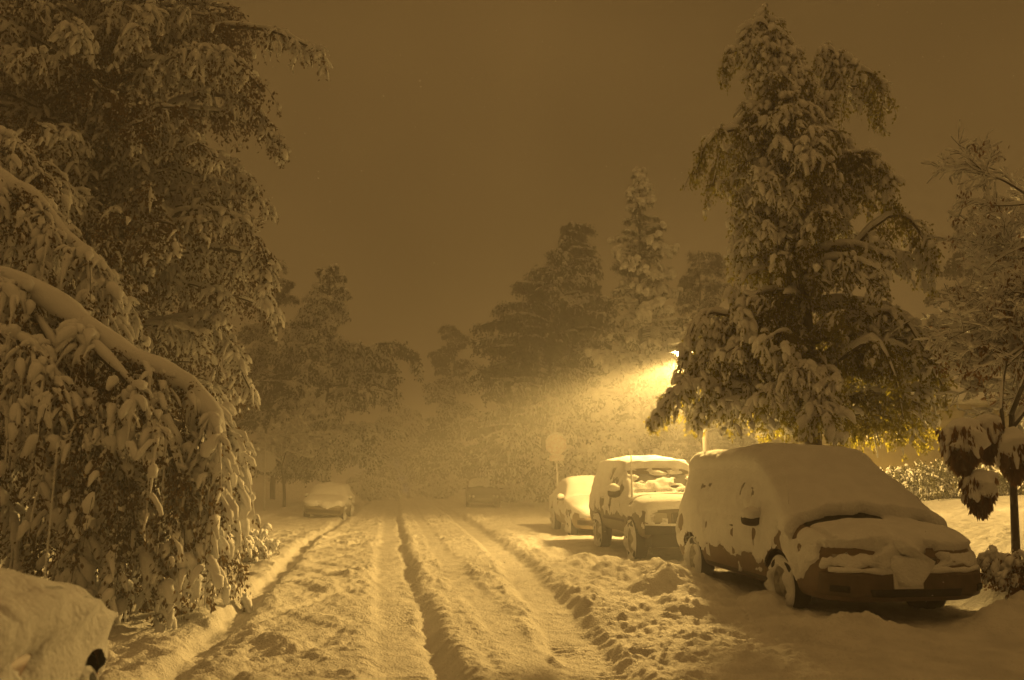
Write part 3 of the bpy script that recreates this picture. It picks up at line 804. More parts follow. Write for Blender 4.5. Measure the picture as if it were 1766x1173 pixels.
# --- thin street tree at the right edge: bare snow-lined twigs and hanging clumps of withered leaves
def bare_tree(name, label, base, height, lean, seed, depth=5, spread=.62, r0=.07, clumps=(), snow=.03, twist=0.0, leafy=0.0, trunk_h=.28, group=None, n_child=(3, 4), shrink=.72, low=1.3):
    rs = np.random.default_rng(seed)
    root = empty(name, base, label, 'tree', group)
    wood, sn, lf = MB(), MB(), MB()
    paths, rads = [], []
    def rec(p, d, L, r, g):
        d = d / np.linalg.norm(d)
        bend = rs.normal(size=3) * (.22 if g else .06) + np.array((0, 0, (.06 if g < 2 else -.04)))
        q = bez(p, p + d * L * .5, p + d * L + bend * L, 7)
        if g >= 1 and q[-1, 2] < low: return
        paths.append(q); rads.append(np.linspace(r, r * .6, 7))
        if g >= depth: return
        n = rs.integers(*n_child) + (1 if g > 0 else 2)
        for k in range(n):
            t = rs.uniform(.35, 1.0) if g else rs.uniform(.72, 1.0)
            if k == 0: t = 1.0
            i = min(int(t * 6), 5); f = t * 6 - i
            pp = q[i] * (1 - f) + q[i + 1] * f
            nd = (q[-1] - q[-2]); nd = nd / np.linalg.norm(nd)
            dv = nd + rs.normal(size=3) * spread * (.45 if k == 0 else 1.0)
            rec(pp, dv, L * shrink * rs.uniform(.75, 1.15), r * (.62 if k == 0 else .5), g + 1)
    rec(np.zeros(3), np.array(lean, float), height * trunk_h, r0, 0)
    P = np.array(paths); Q = np.array(rads)
    Q = np.maximum(Q, .004)
    tubes(wood, P, Q, 6)
    hz = 1 - np.abs((P[:, -1] - P[:, 0])[:, 2]) / (np.linalg.norm(P[:, -1] - P[:, 0], axis=1) + 1e-9)
    q = (snow * (.35 + .65 * hz))[:, None] * (1 + .5 * noise3(P, 5, 3)) + Q * .6
    q = q * np.sin(np.pi * np.linspace(.06, .96, 7))[None] ** .4
    sel = np.arange(len(P)) > 0
    tubes(sn, P[sel] + np.array((0, 0, 1)) * (Q + q * .55)[sel][..., None], q[sel], 6, .4, 9, .9)
    if leafy:
        tips = P[:, 2:][rs.random(len(P)) < leafy].reshape(-1, 3)
        tips = np.repeat(tips, 3, 0) + rs.normal(size=(len(tips) * 3, 3)) * .06 - np.array((0, 0, .05))
        leaves(lf, tips, rs.normal(size=tips.shape) * .5 + (0, 0, -1), rs.uniform(.05, .11, len(tips)), .035)
    for c, cr, ch in clumps:                       # bag-shaped bunches of drooping leaves under a cap of snow
        c = np.array(c) - base
        n = int(420 * cr / .2)
        u = rs.random(n); a = rs.random(n) * 2 * np.pi
        rr = cr * (1 - u ** 1.6) ** .5 * rs.uniform(.55, 1.05, n)
        pos = c + np.stack([np.cos(a) * rr, np.sin(a) * rr, -u * ch], -1)
        dv = np.stack([np.cos(a) * .25, np.sin(a) * .25, np.full(n, -1.0)], -1) + rs.normal(size=(n, 3)) * .18
        leaves(lf, pos, dv, rs.uniform(.09, .17, n), rs.uniform(.03, .05, n))
        k = np.linspace(0, 1, 9)
        path = c + np.stack([cr * .15 * np.sin(k * 3), cr * .1 * np.cos(k * 4), (.32 - k * .75) * ch], -1)
        tubes(sn, path, cr * 1.05 * np.sin(np.pi * np.linspace(.05, .8, 9)) ** .7, 14, .45, 7, .9)
        for j in range(15):
            a0 = rs.uniform(0, 6.28)
            pth = c + np.stack([np.cos(a0) * cr * (.4 + .5 * k), np.sin(a0) * cr * (.4 + .5 * k), ch * (.15 - rs.uniform(.4, .85) * k)], -1)
            tubes(sn, pth, cr * .24 * np.sin(np.pi * np.linspace(.05, .95, 9)) ** .7, 8, .5, 9, .9)
    wood.build('trunk', M['darkbark'], root)
    sn.build('snow_cover', M['snow'], root)
    if lf.n: lf.build('crown', M['leaf_brown'], root, False)
    return root
b2 = at(1745, 905, 10.4); b2[2] = gz(b2[0], b2[1]) - .05
bare_tree('street_tree', 'thin young tree with snow lined twigs and hanging withered leaf clumps at the right edge', b2, 5.9, (.06, 0, 1), 23, 6, .64, .055,
          clumps=[(at(1655, 745, 9.6), .24, .50), (at(1700, 735, 9.9), .18, .45), (at(1686, 830, 9.5), .19, .40), (at(1745, 760, 9.7), .2, .5)],
          snow=.023, leafy=.03, trunk_h=.33, n_child=(3, 4), shrink=.63, low=1.15)
b3 = at(1850, 900, 12.0); b3[2] = gz(b3[0], b3[1]) - .05
bare_tree('street_tree', 'taller snow lined bare tree reaching in from beyond the right edge', b3, 7.0, (.0, 0, 1), 31, 6, .58, .08, snow=.026, leafy=.02, trunk_h=.36, n_child=(3, 4), shrink=.62)
b4 = at(490, 880, 37); b4[2] = gz(b4[0], b4[1]) - .05
bare_tree('bare_tree', 'pale frosted bare tree behind the stop sign on the left', b4, 6.4, (.0, 0, 1), 8, 5, .70, .08, snow=.07, trunk_h=.32, n_child=(3, 4), shrink=.66)

# ------------------------------------------------------------------ signs
def octagon(r, t):
    a = (np.arange(8) + .5) / 8 * 2 * np.pi
    V = [(math.cos(x) * r, -t, math.sin(x) * r) for x in a] + [(math.cos(x) * r, t, math.sin(x) * r) for x in a]
    mb = MB()
    mb.add(V, [[i, (i + 1) % 8, (i + 1) % 8 + 8, i + 8] for i in range(8)])
    mb.f.append(np.array([[0, 1, 2, 3, 4, 5, 6, 7]])[:, ::-1]); mb.f.append(np.array([[8, 9, 10, 11, 12, 13, 14, 15]]))
    return mb
def stop_sign(px, base_py, d, ctr_py, top_py, back, label, rz, lean, plates):
    b = at(px, base_py, d); b[2] = gz(b[0], b[1]) - .05
    zc = at(px, ctr_py, d)[2] - b[2]; zt = at(px, top_py, d)[2] - b[2]
    root = empty('stop_sign', b, label, 'stop sign', None, rz, 0, lean)
    mb = MB(); tubes(mb, [(0, 0, 0), (0, 0, zt * .5), (0, 0, zt)], [.04, .04, .035], 8)
    mb.build('post', M['plaster'], root)
    s = 1 if back else -1
    pl = octagon(.46, .012).build('sign_plate', M['plaster'] if back else M['signred'], root, False)
    pl.location = (0, s * .06, zc)
    mb = MB()
    k = np.linspace(0, 1, 9)
    a = np.pi * (.14 + .72 * k)
    tubes(mb, np.stack([np.cos(a) * .42, np.zeros(9) + s * .06, np.sin(a) * .44], -1), .05 * np.sin(np.pi * np.linspace(.08, .92, 9)) ** .5, 8, .4, 7)
    mb.build('snow_cover', M['snow'], root).location = (0, 0, zc)
    if plates:
        mb = MB(); box(mb, -.30, .30, -.012, .012, -.12, .12)
        mb.build('small_plate', M['signred'], root, False).location = (0, s * .06, zc - .56)
        mb = MB(); box(mb, -.012, .012, -.38, .38, -.09, .09)
        mb.build('name_plate', M['signback'], root, False).location = (0, 0, zt - .02)
        mb = MB(); tubes(mb, [(0, -.36, 0), (0, -.1, .01), (0, .1, .012), (0, .36, 0)], [.015, .035, .035, .015], 8, .3, 8)
        mb.build('snow_cover', M['snow'], root).location = (0, 0, zt + .085)
stop_sign(456, 880, 34, 797, 748, True, 'stop sign seen from its bare back at the left kerb', -R(4), -R(2.2), False)
stop_sign(963, 848, 32.5, 766, 718, False, 'snow dusted stop sign with a small plate below and a name plate on top', -R(6), -R(1.6), True)

# ------------------------------------------------------------------ vehicles
def interp(tab, y):
    t = np.array(tab, float); return np.interp(y, t[:, 0], t[:, 1])
def smooth_tab(tab, y, L, s=.05):
    yy = np.linspace(-.3, L + .3, 600)
    v = interp(tab, yy)
    k = np.exp(-.5 * (np.arange(-30, 31) * (yy[1] - yy[0]) / s) ** 2); k /= k.sum()
    v2 = np.convolve(np.pad(v, 30, mode='edge'), k, 'valid')
    return np.interp(y, yy, v2)

def plan(W, f0, Lf, r0, Lr, L, dip=0.0):
    """half-width along the car: elliptical corners at nose and tail"""
    out = []
    for k in np.linspace(0, 1, 9):
        out.append((Lf * k, W * (f0 + (1 - f0) * (1 - (1 - k) ** 2.4) ** (1 / 1.5))))
    for k in np.linspace(0, 1, 7):
        out.append((L - Lr * (1 - k), W * (r0 + (1 - r0) * (1 - k ** 2.4) ** (1 / 1.5))))
    return out

class Car:
    """a closed body lofted from cross-sections; front at y = 0 facing -Y, tail at y = L"""
    def __init__(s, sp, ny=170, nj=64):
        s.sp = sp; L = sp['L']
        t = np.linspace(0, 1, ny)
        y = L * (.5 - .5 * np.cos(np.pi * t)) * .35 + L * t * .65
        s.y = y
        g = lambda k, sm=.05: smooth_tab(sp[k], y, L, sm)
        zt, zb, zl, ws, wb, wt = g('ztop', .045), g('zbot'), g('zbelt', .08), g('wsill'), g('wbelt'), g('wtop', .07)
        cr = sp.get('crown', .035)
        loops = []
        for i in range(ny):
            zl_ = min(zl[i], zt[i] - .05); zm = zb[i] + .55 * (zl_ - zb[i])
            P = np.array([(0, zb[i]), (ws[i] - .12, zb[i]), (ws[i], zb[i] + .05), (wb[i], zm), (wb[i] - .01, zl_), (min(wt[i] + .03, wb[i]), zt[i] - .07), (wt[i] - .10, zt[i]), (wt[i] * .5, zt[i] + cr * .75), (0, zt[i] + cr)])
            for _ in range(2):
                q = [P[0]]
                for a, b in zip(P[:-1], P[1:]):
                    q += [a * .75 + b * .25, a * .25 + b * .75]
                q.append(P[-1]); P = np.array(q)
            dl = np.r_[0, np.cumsum(np.linalg.norm(np.diff(P, axis=0), axis=1))]
            u = np.linspace(0, dl[-1], nj)
            H = np.stack([np.interp(u, dl, P[:, 0]), np.interp(u, dl, P[:, 1])], -1)
            full = np.concatenate([H, H[-2:0:-1] * (-1, 1)])
            loops.append(np.stack([full[:, 0], np.full(len(full), y[i]), full[:, 1]], -1))
        nc = 10
        def cap(lp, sgn):
            c = np.array((0, lp[0, 1], .5 * (lp[:, 2].min() + lp[:, 2].max())))
            return [c + (lp - c) * k + np.array((0, sgn * .03 * (1 - k * k), 0)) for k in np.linspace(.04, .94, nc)]
        loops = cap(loops[0], -1) + loops + cap(loops[-1], 1)[::-1]
        V = np.array(loops)
        s.n, s.m = V.shape[:2]
        s.V = V
        a = np.roll(V, -1, 1) - np.roll(V, 1, 1)
        b = np.gradient(V, axis=0)
        N = np.cross(a, b); N /= np.linalg.norm(N, axis=2, keepdims=True) + 1e-9
        c = V - np.array((0, L / 2, .8))
        if (N * c).sum() < 0: N = -N
        s.N = N
        ii = np.arange(s.n * s.m).reshape(s.n, s.m)
        s.F = np.stack([ii[:-1], np.roll(ii[:-1], -1, 1), np.roll(ii[1:], -1, 1), ii[1:]], -1).reshape(-1, 4)
        # wheel arches
        Vf = V.reshape(-1, 3)
        kill = np.zeros(len(Vf), bool)
        for wy in sp['wheels']:
            dy, dz = Vf[:, 1] - wy, Vf[:, 2] - sp['wz']
            r = np.hypot(dy, dz); Ra = sp['arch']
            on = (np.abs(Vf[:, 0]) > sp['half'] * .72)
            kill |= on & (r < Ra)
            nearr = on & (r >= Ra - .0) & (r < Ra + .035)
            k = Ra / np.maximum(r, 1e-6)
            Vf[nearr, 1] = wy + dy[nearr] * k[nearr]; Vf[nearr, 2] = sp['wz'] + dz[nearr] * k[nearr]
        s.kill = kill
        s.V = Vf.reshape(V.shape)
        s.Fb = s.F[~kill[s.F].any(1)]
        s.bvh = BVHTree.FromPolygons([tuple(v) for v in s.V.reshape(-1, 3)], [tuple(f) for f in s.F])
    def body(s, m, root, name='body'):
        mb = MB(); mb.add(s.V.reshape(-1, 3), s.Fb)
        return mb.build(name, m, root)
    def decal(s, quad, axis, m, root, name, off=.006, n=14, mm=10, bulge=0.0):
        """a panel lying on the body: quad corners (u, v) seen along the axis ('front': u=x,v=z; 'left'/'right': u=y,v=z; 'top': u=x,v=y)"""
        q = np.array(quad, float)
        mb = MB(); V = []
        for j in range(mm + 1):
            for i in range(n + 1):
                a, b = i / n, j / mm
                u, v = (q[0] * (1 - a) + q[1] * a) * (1 - b) + (q[3] * (1 - a) + q[2] * a) * b
                o, d = {'front': ((u, -3, v), (0, 1, 0)), 'left': ((-4, u, v), (1, 0, 0)), 'right': ((4, u, v), (-1, 0, 0)), 'top': ((u, v, 5), (0, 0, -1)), 'rear': ((u, 9, v), (0, -1, 0))}[axis]
                h = s.bvh.ray_cast(Vector(o), Vector(d))
                if h[0] is None: p = np.array(V[-1]) if V else np.array((u, v, 0))
                else:
                    nn = h[1] if h[1].dot(Vector(d)) < 0 else -h[1]
                    e = min(a, 1 - a, b, 1 - b) * 2
                    k = off + bulge * min(1, e * 3) ** .5
                    if e == 0: k = -.004
                    p = np.array(h[0] + nn * k)
                V.append(p)
        ii = np.arange((n + 1) * (mm + 1)).reshape(mm + 1, n + 1)
        mb.add(V, np.stack([ii[:-1, :-1], ii[:-1, 1:], ii[1:, 1:], ii[1:, :-1]], -1).reshape(-1, 4))
        return mb.build(name, m, root)
    def snow(s, thick, root, seed=0, m=None, shift=None):
        V = s.V.reshape(-1, 3); N = s.N.reshape(-1, 3)
        t = thick(V, N)
        t = np.where(s.kill, -.02, t)
        # soft lip: snow pushes out and slightly up
        W = V + N * t[:, None]
        if shift is not None: W = W + shift(V, N)
        keep = (t[s.F] > -.004).any(1) & ~s.kill[s.F].any(1)
        u, inv = np.unique(s.F[keep], return_inverse=True)
        mb = MB(); mb.add(W[u], inv.reshape(-1, 4))
        return mb.build('snow_cover', m or M['plaster'], root)

def wheel(root, x, y, z, r, w, snowy, steer=0.0):
    wr = MB()
    seg = 42
    a = np.arange(seg) / seg * 2 * np.pi
    sx = 1 if x > 0 else -1
    def ring(mb, prof):
        V = np.array([[(sx * o, math.cos(q) * rr, math.sin(q) * rr) for q in a] for rr, o in prof])
        n = len(prof); ii = np.arange(n * seg).reshape(n, seg)
        mb.add(V.reshape(-1, 3), np.stack([ii[:-1], np.roll(ii[:-1], -1, 1), np.roll(ii[1:], -1, 1), ii[1:]], -1).reshape(-1, 4))
    ring(wr, [(r * .2, -w / 2), (r * .9, -w / 2), (r, -w * .35), (r * 1.0, 0), (r, w * .35), (r * .93, w * .5), (r * .72, w * .52), (r * .64, w * .42), (r * .62, w * .2)])
    t = wr.build('wheel', M['rubber'], root)
    t.location = (x, y, z); t.rotation_euler = (0, 0, steer)
    mb = MB()
    ring(mb, [(r * .66, w * .46), (r * .60, w * .46), (r * .55, w * .30), (r * .45, w * .30), (r * .34, w * .32), (r * .27, w * .42), (r * .16, w * .46), (.004, w * .46)])
    V = mb.v[-1]; rr_ = np.hypot(V[:, 1], V[:, 2]) / r
    sel = (rr_ > .3) & (rr_ < .58)
    V[sel, 0] += sx * w * .12 * np.cos(7 * np.arctan2(V[sel, 2], V[sel, 1]))      # dished spokes
    mb.build('rim', M['rim'], t)
    if snowy > 0:
        mb = MB()
        nr, ns = 9, 48
        aa = np.arange(ns) / ns * 2 * np.pi
        V = []
        for k in range(nr):
            rr = r * (.62 + .37 * k / (nr - 1))
            o = w * (.5 + .03 * math.sin(k)) * np.ones(ns)
            pp = np.stack([np.zeros(ns), np.cos(aa) * rr, np.sin(aa) * rr], -1)
            th = .028 * snowy + .055 * fbm(pp + x * 3 + y, 8, 3, 4)
            if k in (0, nr - 1): th = th * 0 - .012
            V.append(np.stack([sx * (o + th), np.cos(aa) * rr, np.sin(aa) * rr], -1))
        V = np.array(V); ii = np.arange(nr * ns).reshape(nr, ns)
        mb.add(V.reshape(-1, 3), np.stack([ii[:-1], np.roll(ii[:-1], -1, 1), np.roll(ii[1:], -1, 1), ii[1:]], -1).reshape(-1, 4))
        mb.build('wheel_snow', M['plaster'], t)
    return t

def mirror(root, x, y, z, wx=.2, hz=.14, m='vandark', snow_r=.1):
    mb = MB(); s = 1 if x > 0 else -1
    k = np.linspace(0, 1, 7)
    tubes(mb, np.stack([x + s * (k * wx), np.full(7, y), np.full(7, z)], -1), hz * .5 * np.sin(np.pi * np.linspace(.12, .9, 7)) ** .35, 12, 0, 1)
    o = mb.build('side_mirror', M[m], root)
    if snow_r:
        mb = MB()
        tubes(mb, np.stack([x + s * (k * wx * 1.05), np.full(7, y - .02), np.full(7, z + hz * .42)], -1), snow_r * np.sin(np.pi * np.linspace(.1, .92, 7)) ** .5, 12, .3, 8, .8)
        mb.build('mirror_snow', M['plaster'], o)
    return o

def antenna(root, x, y, z, h, r=.006, lean=0.0):
    mb = MB()
    tubes(mb, [(x, y, z), (x + lean * h * .5, y, z + h * .5), (x + lean * h, y, z + h)], [r * 1.4, r * 1.1, r], 6, .35, 12)
    mb.build('antenna', M['plaster'], root)

def seam(V, w, nz=.03, f=5, seed=0):
    """signed distance helper for cracks in the snow"""
    return np.abs(w + nz * noise3(V, f, seed))

# ---- the minivan
def minivan():
    sp = dict(L=4.95, half=.95, wheels=(1.10, 4.05), wz=.33, arch=.40,
              ztop=[(0, .64), (.03, .74), (.09, .82), (.25, .89), (.5, .965), (.80, 1.03), (.88, 1.06), (1.35, 1.41), (1.72, 1.64), (1.98, 1.735), (2.6, 1.79), (4.2, 1.78), (4.65, 1.72), (4.83, 1.55), (4.92, 1.1), (4.95, .85)],
              zbot=[(0, .34), (.1, .26), (.4, .25), (4.7, .27), (4.95, .42)],
              zbelt=[(0, .50), (.1, .60), (.5, .78), (1.15, .93), (2, 1.0), (4.5, 1.05), (4.95, .75)],
              wsill=plan(.91, .66, .55, .80, .35, 4.95),
              wbelt=plan(.95, .66, .55, .80, .35, 4.95),
              wtop=[(0, .60), (.1, .76), (.5, .84), (.85, .86), (1.3, .80), (1.75, .73), (2.1, .70), (4.3, .69), (4.75, .66), (4.95, .6)])
    c = Car(sp, 230, 88)
    root = empty('minivan', (5.28, 7.98, -.06), 'brown minivan thickly plastered with snow, nearest of the parked row', 'minivan', None, R(-.6))
    c.body(M['van'], root)
    c.decal([(-.70, 1.10), (.70, 1.10), (.60, 1.66), (-.60, 1.66)], 'front', M['iceglass'], root, 'windshield')
    for sd in ('left', 'right'):
        c.decal([(1.62, 1.06), (2.55, 1.06), (2.55, 1.52), (2.05, 1.52)], sd, M['iceglass'], root, 'side_window')
        c.decal([(2.68, 1.06), (3.65, 1.08), (3.65, 1.54), (2.68, 1.54)], sd, M['iceglass'], root, 'side_window')
        c.decal([(3.78, 1.08), (4.6, 1.10), (4.5, 1.54), (3.78, 1.54)], sd, M['iceglass'], root, 'side_window')
        dr = c.decal([(1.45, .42), (2.58, .40), (2.60, 1.0), (1.50, .98)], sd, M['van'], root, 'door', .005)
        c.decal([(2.36, .90), (2.54, .90), (2.54, .94), (2.36, .94)], sd, M['vandark'], dr, 'handle', .02, 6, 3)
        dr = c.decal([(2.64, .40), (3.62, .40), (3.66, 1.0), (2.66, 1.0)], sd, M['van'], root, 'door', .005)
        c.decal([(2.70, .90), (2.88, .90), (2.88, .94), (2.70, .94)], sd, M['vandark'], dr, 'handle', .02, 6, 3)
        c.decal([(1.42, .30), (3.6, .30), (3.6, .37), (1.42, .37)], sd, M['vandark'], root, 'sill_trim', .012, 24, 3)
    c.decal([(.34, .64), (.82, .64), (.80, .76), (.36, .745)], 'front', M['lens'], root, 'headlight', .008)
    c.decal([(-.34, .64), (-.82, .64), (-.80, .76), (-.36, .745)], 'front', M['lens'], root, 'headlight', .008)
    c.decal([(-.82, .70), (.82, .70), (.78, 1.02), (-.78, 1.02)], 'top', M['rubber'], root, 'cowl', .004, 24, 6)
    g = c.decal([(-.30, .635), (.30, .635), (.30, .725), (-.30, .725)], 'front', M['vandark'], root, 'grille', .006)
    for k in range(3): c.decal([(-.29, .652 + k * .026), (.29, .652 + k * .026), (.29, .662 + k * .026), (-.29, .662 + k * .026)], 'front', M['chrome'], g, 'grille_bar', .016, 10, 2)
    bp = c.decal([(-.90, .33), (.90, .33), (.90, .585), (-.90, .585)], 'front', M['vanbump'], root, 'bumper', .045, 44, 12)
    c.decal([(-.52, .335), (.52, .335), (.56, .43), (-.56, .43)], 'front', M['rubber'], bp, 'air_intake', .058, 20, 6)
    for s in (-1, 1):
        c.decal([(s * .66, .38), (s * .84, .38), (s * .84, .46), (s * .66, .46)], 'front', M['rubber'], bp, 'fog_lamp', .058, 8, 6)
    mb = MB()
    xx = np.linspace(-.84, .84, 26)
    yy = np.array([ (c.bvh.ray_cast(Vector((float(q), -3, .59)), Vector((0, 1, 0)))[0] or Vector((0, .3, 0))).y for q in xx])
    tubes(mb, np.stack([xx, yy - .02, np.full(26, .60)], -1), (.030 + .016 * noise3(np.stack([xx, xx * 0, xx * 0], -1), 5, 2)) , 9, .5, 9, 1.0)
    mb.build('bumper_snow', M['plaster'], bp)
    # licence plate and the slab of snow hanging over it
    mb = MB(); box(mb, -.16, .16, -.02, .0, -.08, .08)
    mb.build('license_plate', M['plate'], root, False).location = (-.10, -.065, .50)
    for x, y in ((-.82, 1.10), (.82, 1.10), (-.82, 4.05), (.82, 4.05)):
        wheel(root, x, y, .33, .335, .22, 1.0 if x < 0 else .4, 0)
    mirror(root, -.92, 1.62, 1.04, .22, .17, 'vandark', .10)
    mirror(root, .92, 1.62, 1.04, .22, .17, 'vandark', .10)
    antenna(root, -.84, .98, 1.0, .98, .005)
    def thick(V, N):
        x, y, z = V.T
        up = N[:, 2]
        roof = sstep(1.6, 1.75, z)
        n1 = fbm(V, 2.2, 3, 2); n2 = fbm(V, 6.5, 3, 7)
        side = sstep(.45, .1, up)
        t_up = (.075 + .09 * roof + .02 * sstep(1.05, 1.3, z)) * sstep(.12, .75, up) * (1 + .18 * n1)
        fold = -.03 * roof
        t_side = .026 + .016 * n1 + .016 * n2 + .010 * fbm(V, 15, 2, 9)
        wl = (z > 1.06) & (z < 1.54)
        frame = np.min([np.abs(y - q) for q in (1.62, 2.60, 3.71, 4.62)], axis=0)
        t_side = t_side - .022 * np.exp(-(frame / .03) ** 2) * wl * sstep(-.3, .3, n1 + n2) - .018 * np.exp(-((z - 1.05 + .01 * n2) / .025) ** 2) * sstep(-.2, .4, n1)
        dl = np.min([np.abs(y - q) for q in (1.47, 2.61, 3.64)], axis=0)
        t_side = t_side - .016 * np.exp(-(dl / .022) ** 2) * (z < 1.04) * sstep(-.4, .2, n2)
        # bare lower panels, ragged edge
        edge = .585 + .07 * n1 * (y > .5) + .07 * n2 - .12 * sstep(.75, .55, np.abs(y - 1.10)) * (np.abs(x) > .6) - .10 * sstep(3.4, 3.9, y) + .02 * sstep(.4, .0, y)
        low = sstep(edge - .03, edge + .03, z)
        low = np.maximum(low, sstep(.05, .3, n2 + .3 * n1 - .62) * (z > .35) * (y > .5))
        # thin patches along window tops and handles
        hole = sstep(.34, .6, fbm(V * np.array((1, 1, .7)), 4.3, 3, 21)) * side * .055
        t = np.maximum(t_up, t_side * (1 - .2 * up)) - hole
        # clear arch left at the front door window
        d = np.hypot((y - 2.05) / .30, (z - 1.36) / .22)
        arch = np.exp(-((d - 1) / .16) ** 2) * side * (x < 0) * sstep(1.2, 1.33, z + .1 * n2)
        t = t - .075 * arch
        # cracks: foot of the windscreen, edge of the bonnet
        wd = y - .80 + .10 * (x / .8) ** 2 + .035 * noise3(V, 4, 3) + .03 * noise3(V, 9, 6)
        up_ = (up > .2) * (np.abs(x) < .92)
        t = t * (1 - .62 * up_ * sstep(.35, .7, y) * (wd < .12)) + up_ * .075 * sstep(.115, .145, wd) * np.exp(-np.maximum(wd - .12, 0) / .35)
        t = t - up_ * .26 * np.exp(-((wd - .075) / .042) ** 2) * sstep(-.3, .0, fbm(V, 2.4, 2, 33) + .2)
        cr = np.exp(-(seam(V, np.abs(x) - .70 - .09 * y, .02, 5, 4) / .014) ** 2) * (y > .2) * (y < .85) * (x < 0)
        t = t - .05 * cr
        cr = np.exp(-((z - .785 + .015 * noise3(V, 6, 8)) / .016) ** 2) * (np.abs(x) > .28) * (np.abs(x) < .86) * (y < .4)
        t = t - .12 * cr * sstep(-.3, .2, fbm(V, 3, 2, 35) + .2)
        nb = sstep(.34, .55, fbm(V, 5.0, 3, 45)) * (y < .35) * (z < .82) * (x < .3)
        t = t - .09 * nb
        # snow heap sliding off the bonnet over the nose
        hp = np.exp(-(((x + .25) / .36) ** 2 + ((y - .12) / .20) ** 2)) * (up > .0)
        t = t + .085 * hp * (1 + .5 * n2)
        # exposed piece of grille and lamp on its left
        ex = np.exp(-(((x - .19) / .12) ** 2 + ((z - .695) / .05) ** 2) ** 2) * (y < .3)
        t = t - .12 * ex
        hl = (np.abs(x) > .42) * (np.abs(x) < .8) * (z > .60) * (z < .77) * (y < .35)
        t = t - hl * (t * .72) + hl * .006 * n2
        return np.where(low > .02, t * low - .012 * (1 - low), -.02)
    def shift(V, N):
        x, y, z = V.T
        wd = y - .80 + .10 * (x / .8) ** 2 + .035 * noise3(V, 4, 3) + .03 * noise3(V, 9, 6)
        k = (N[:, 2] > .2) * (np.abs(x) < .92) * sstep(.11, .145, wd) * np.exp(-np.maximum(wd - .12, 0) / .08)
        return np.stack([0 * x, -.030 * k, -.006 * k], -1)
    c.snow(thick, root, shift=shift)
    # slab over the plate
    mb = MB()
    k = np.linspace(0, 1, 12)
    P = np.stack([-.10 + .02 * np.sin(k * 5), .12 - .28 * sstep(0, .35, k) + .02 * k, .88 - .42 * k ** 1.4], -1)
    tubes(mb, P, .19 * np.sin(np.pi * np.linspace(.10, .86, 12)) ** .35, 22, .35, 6, .46)
    mb.build('snow_slab', M['plaster'], root)
minivan()

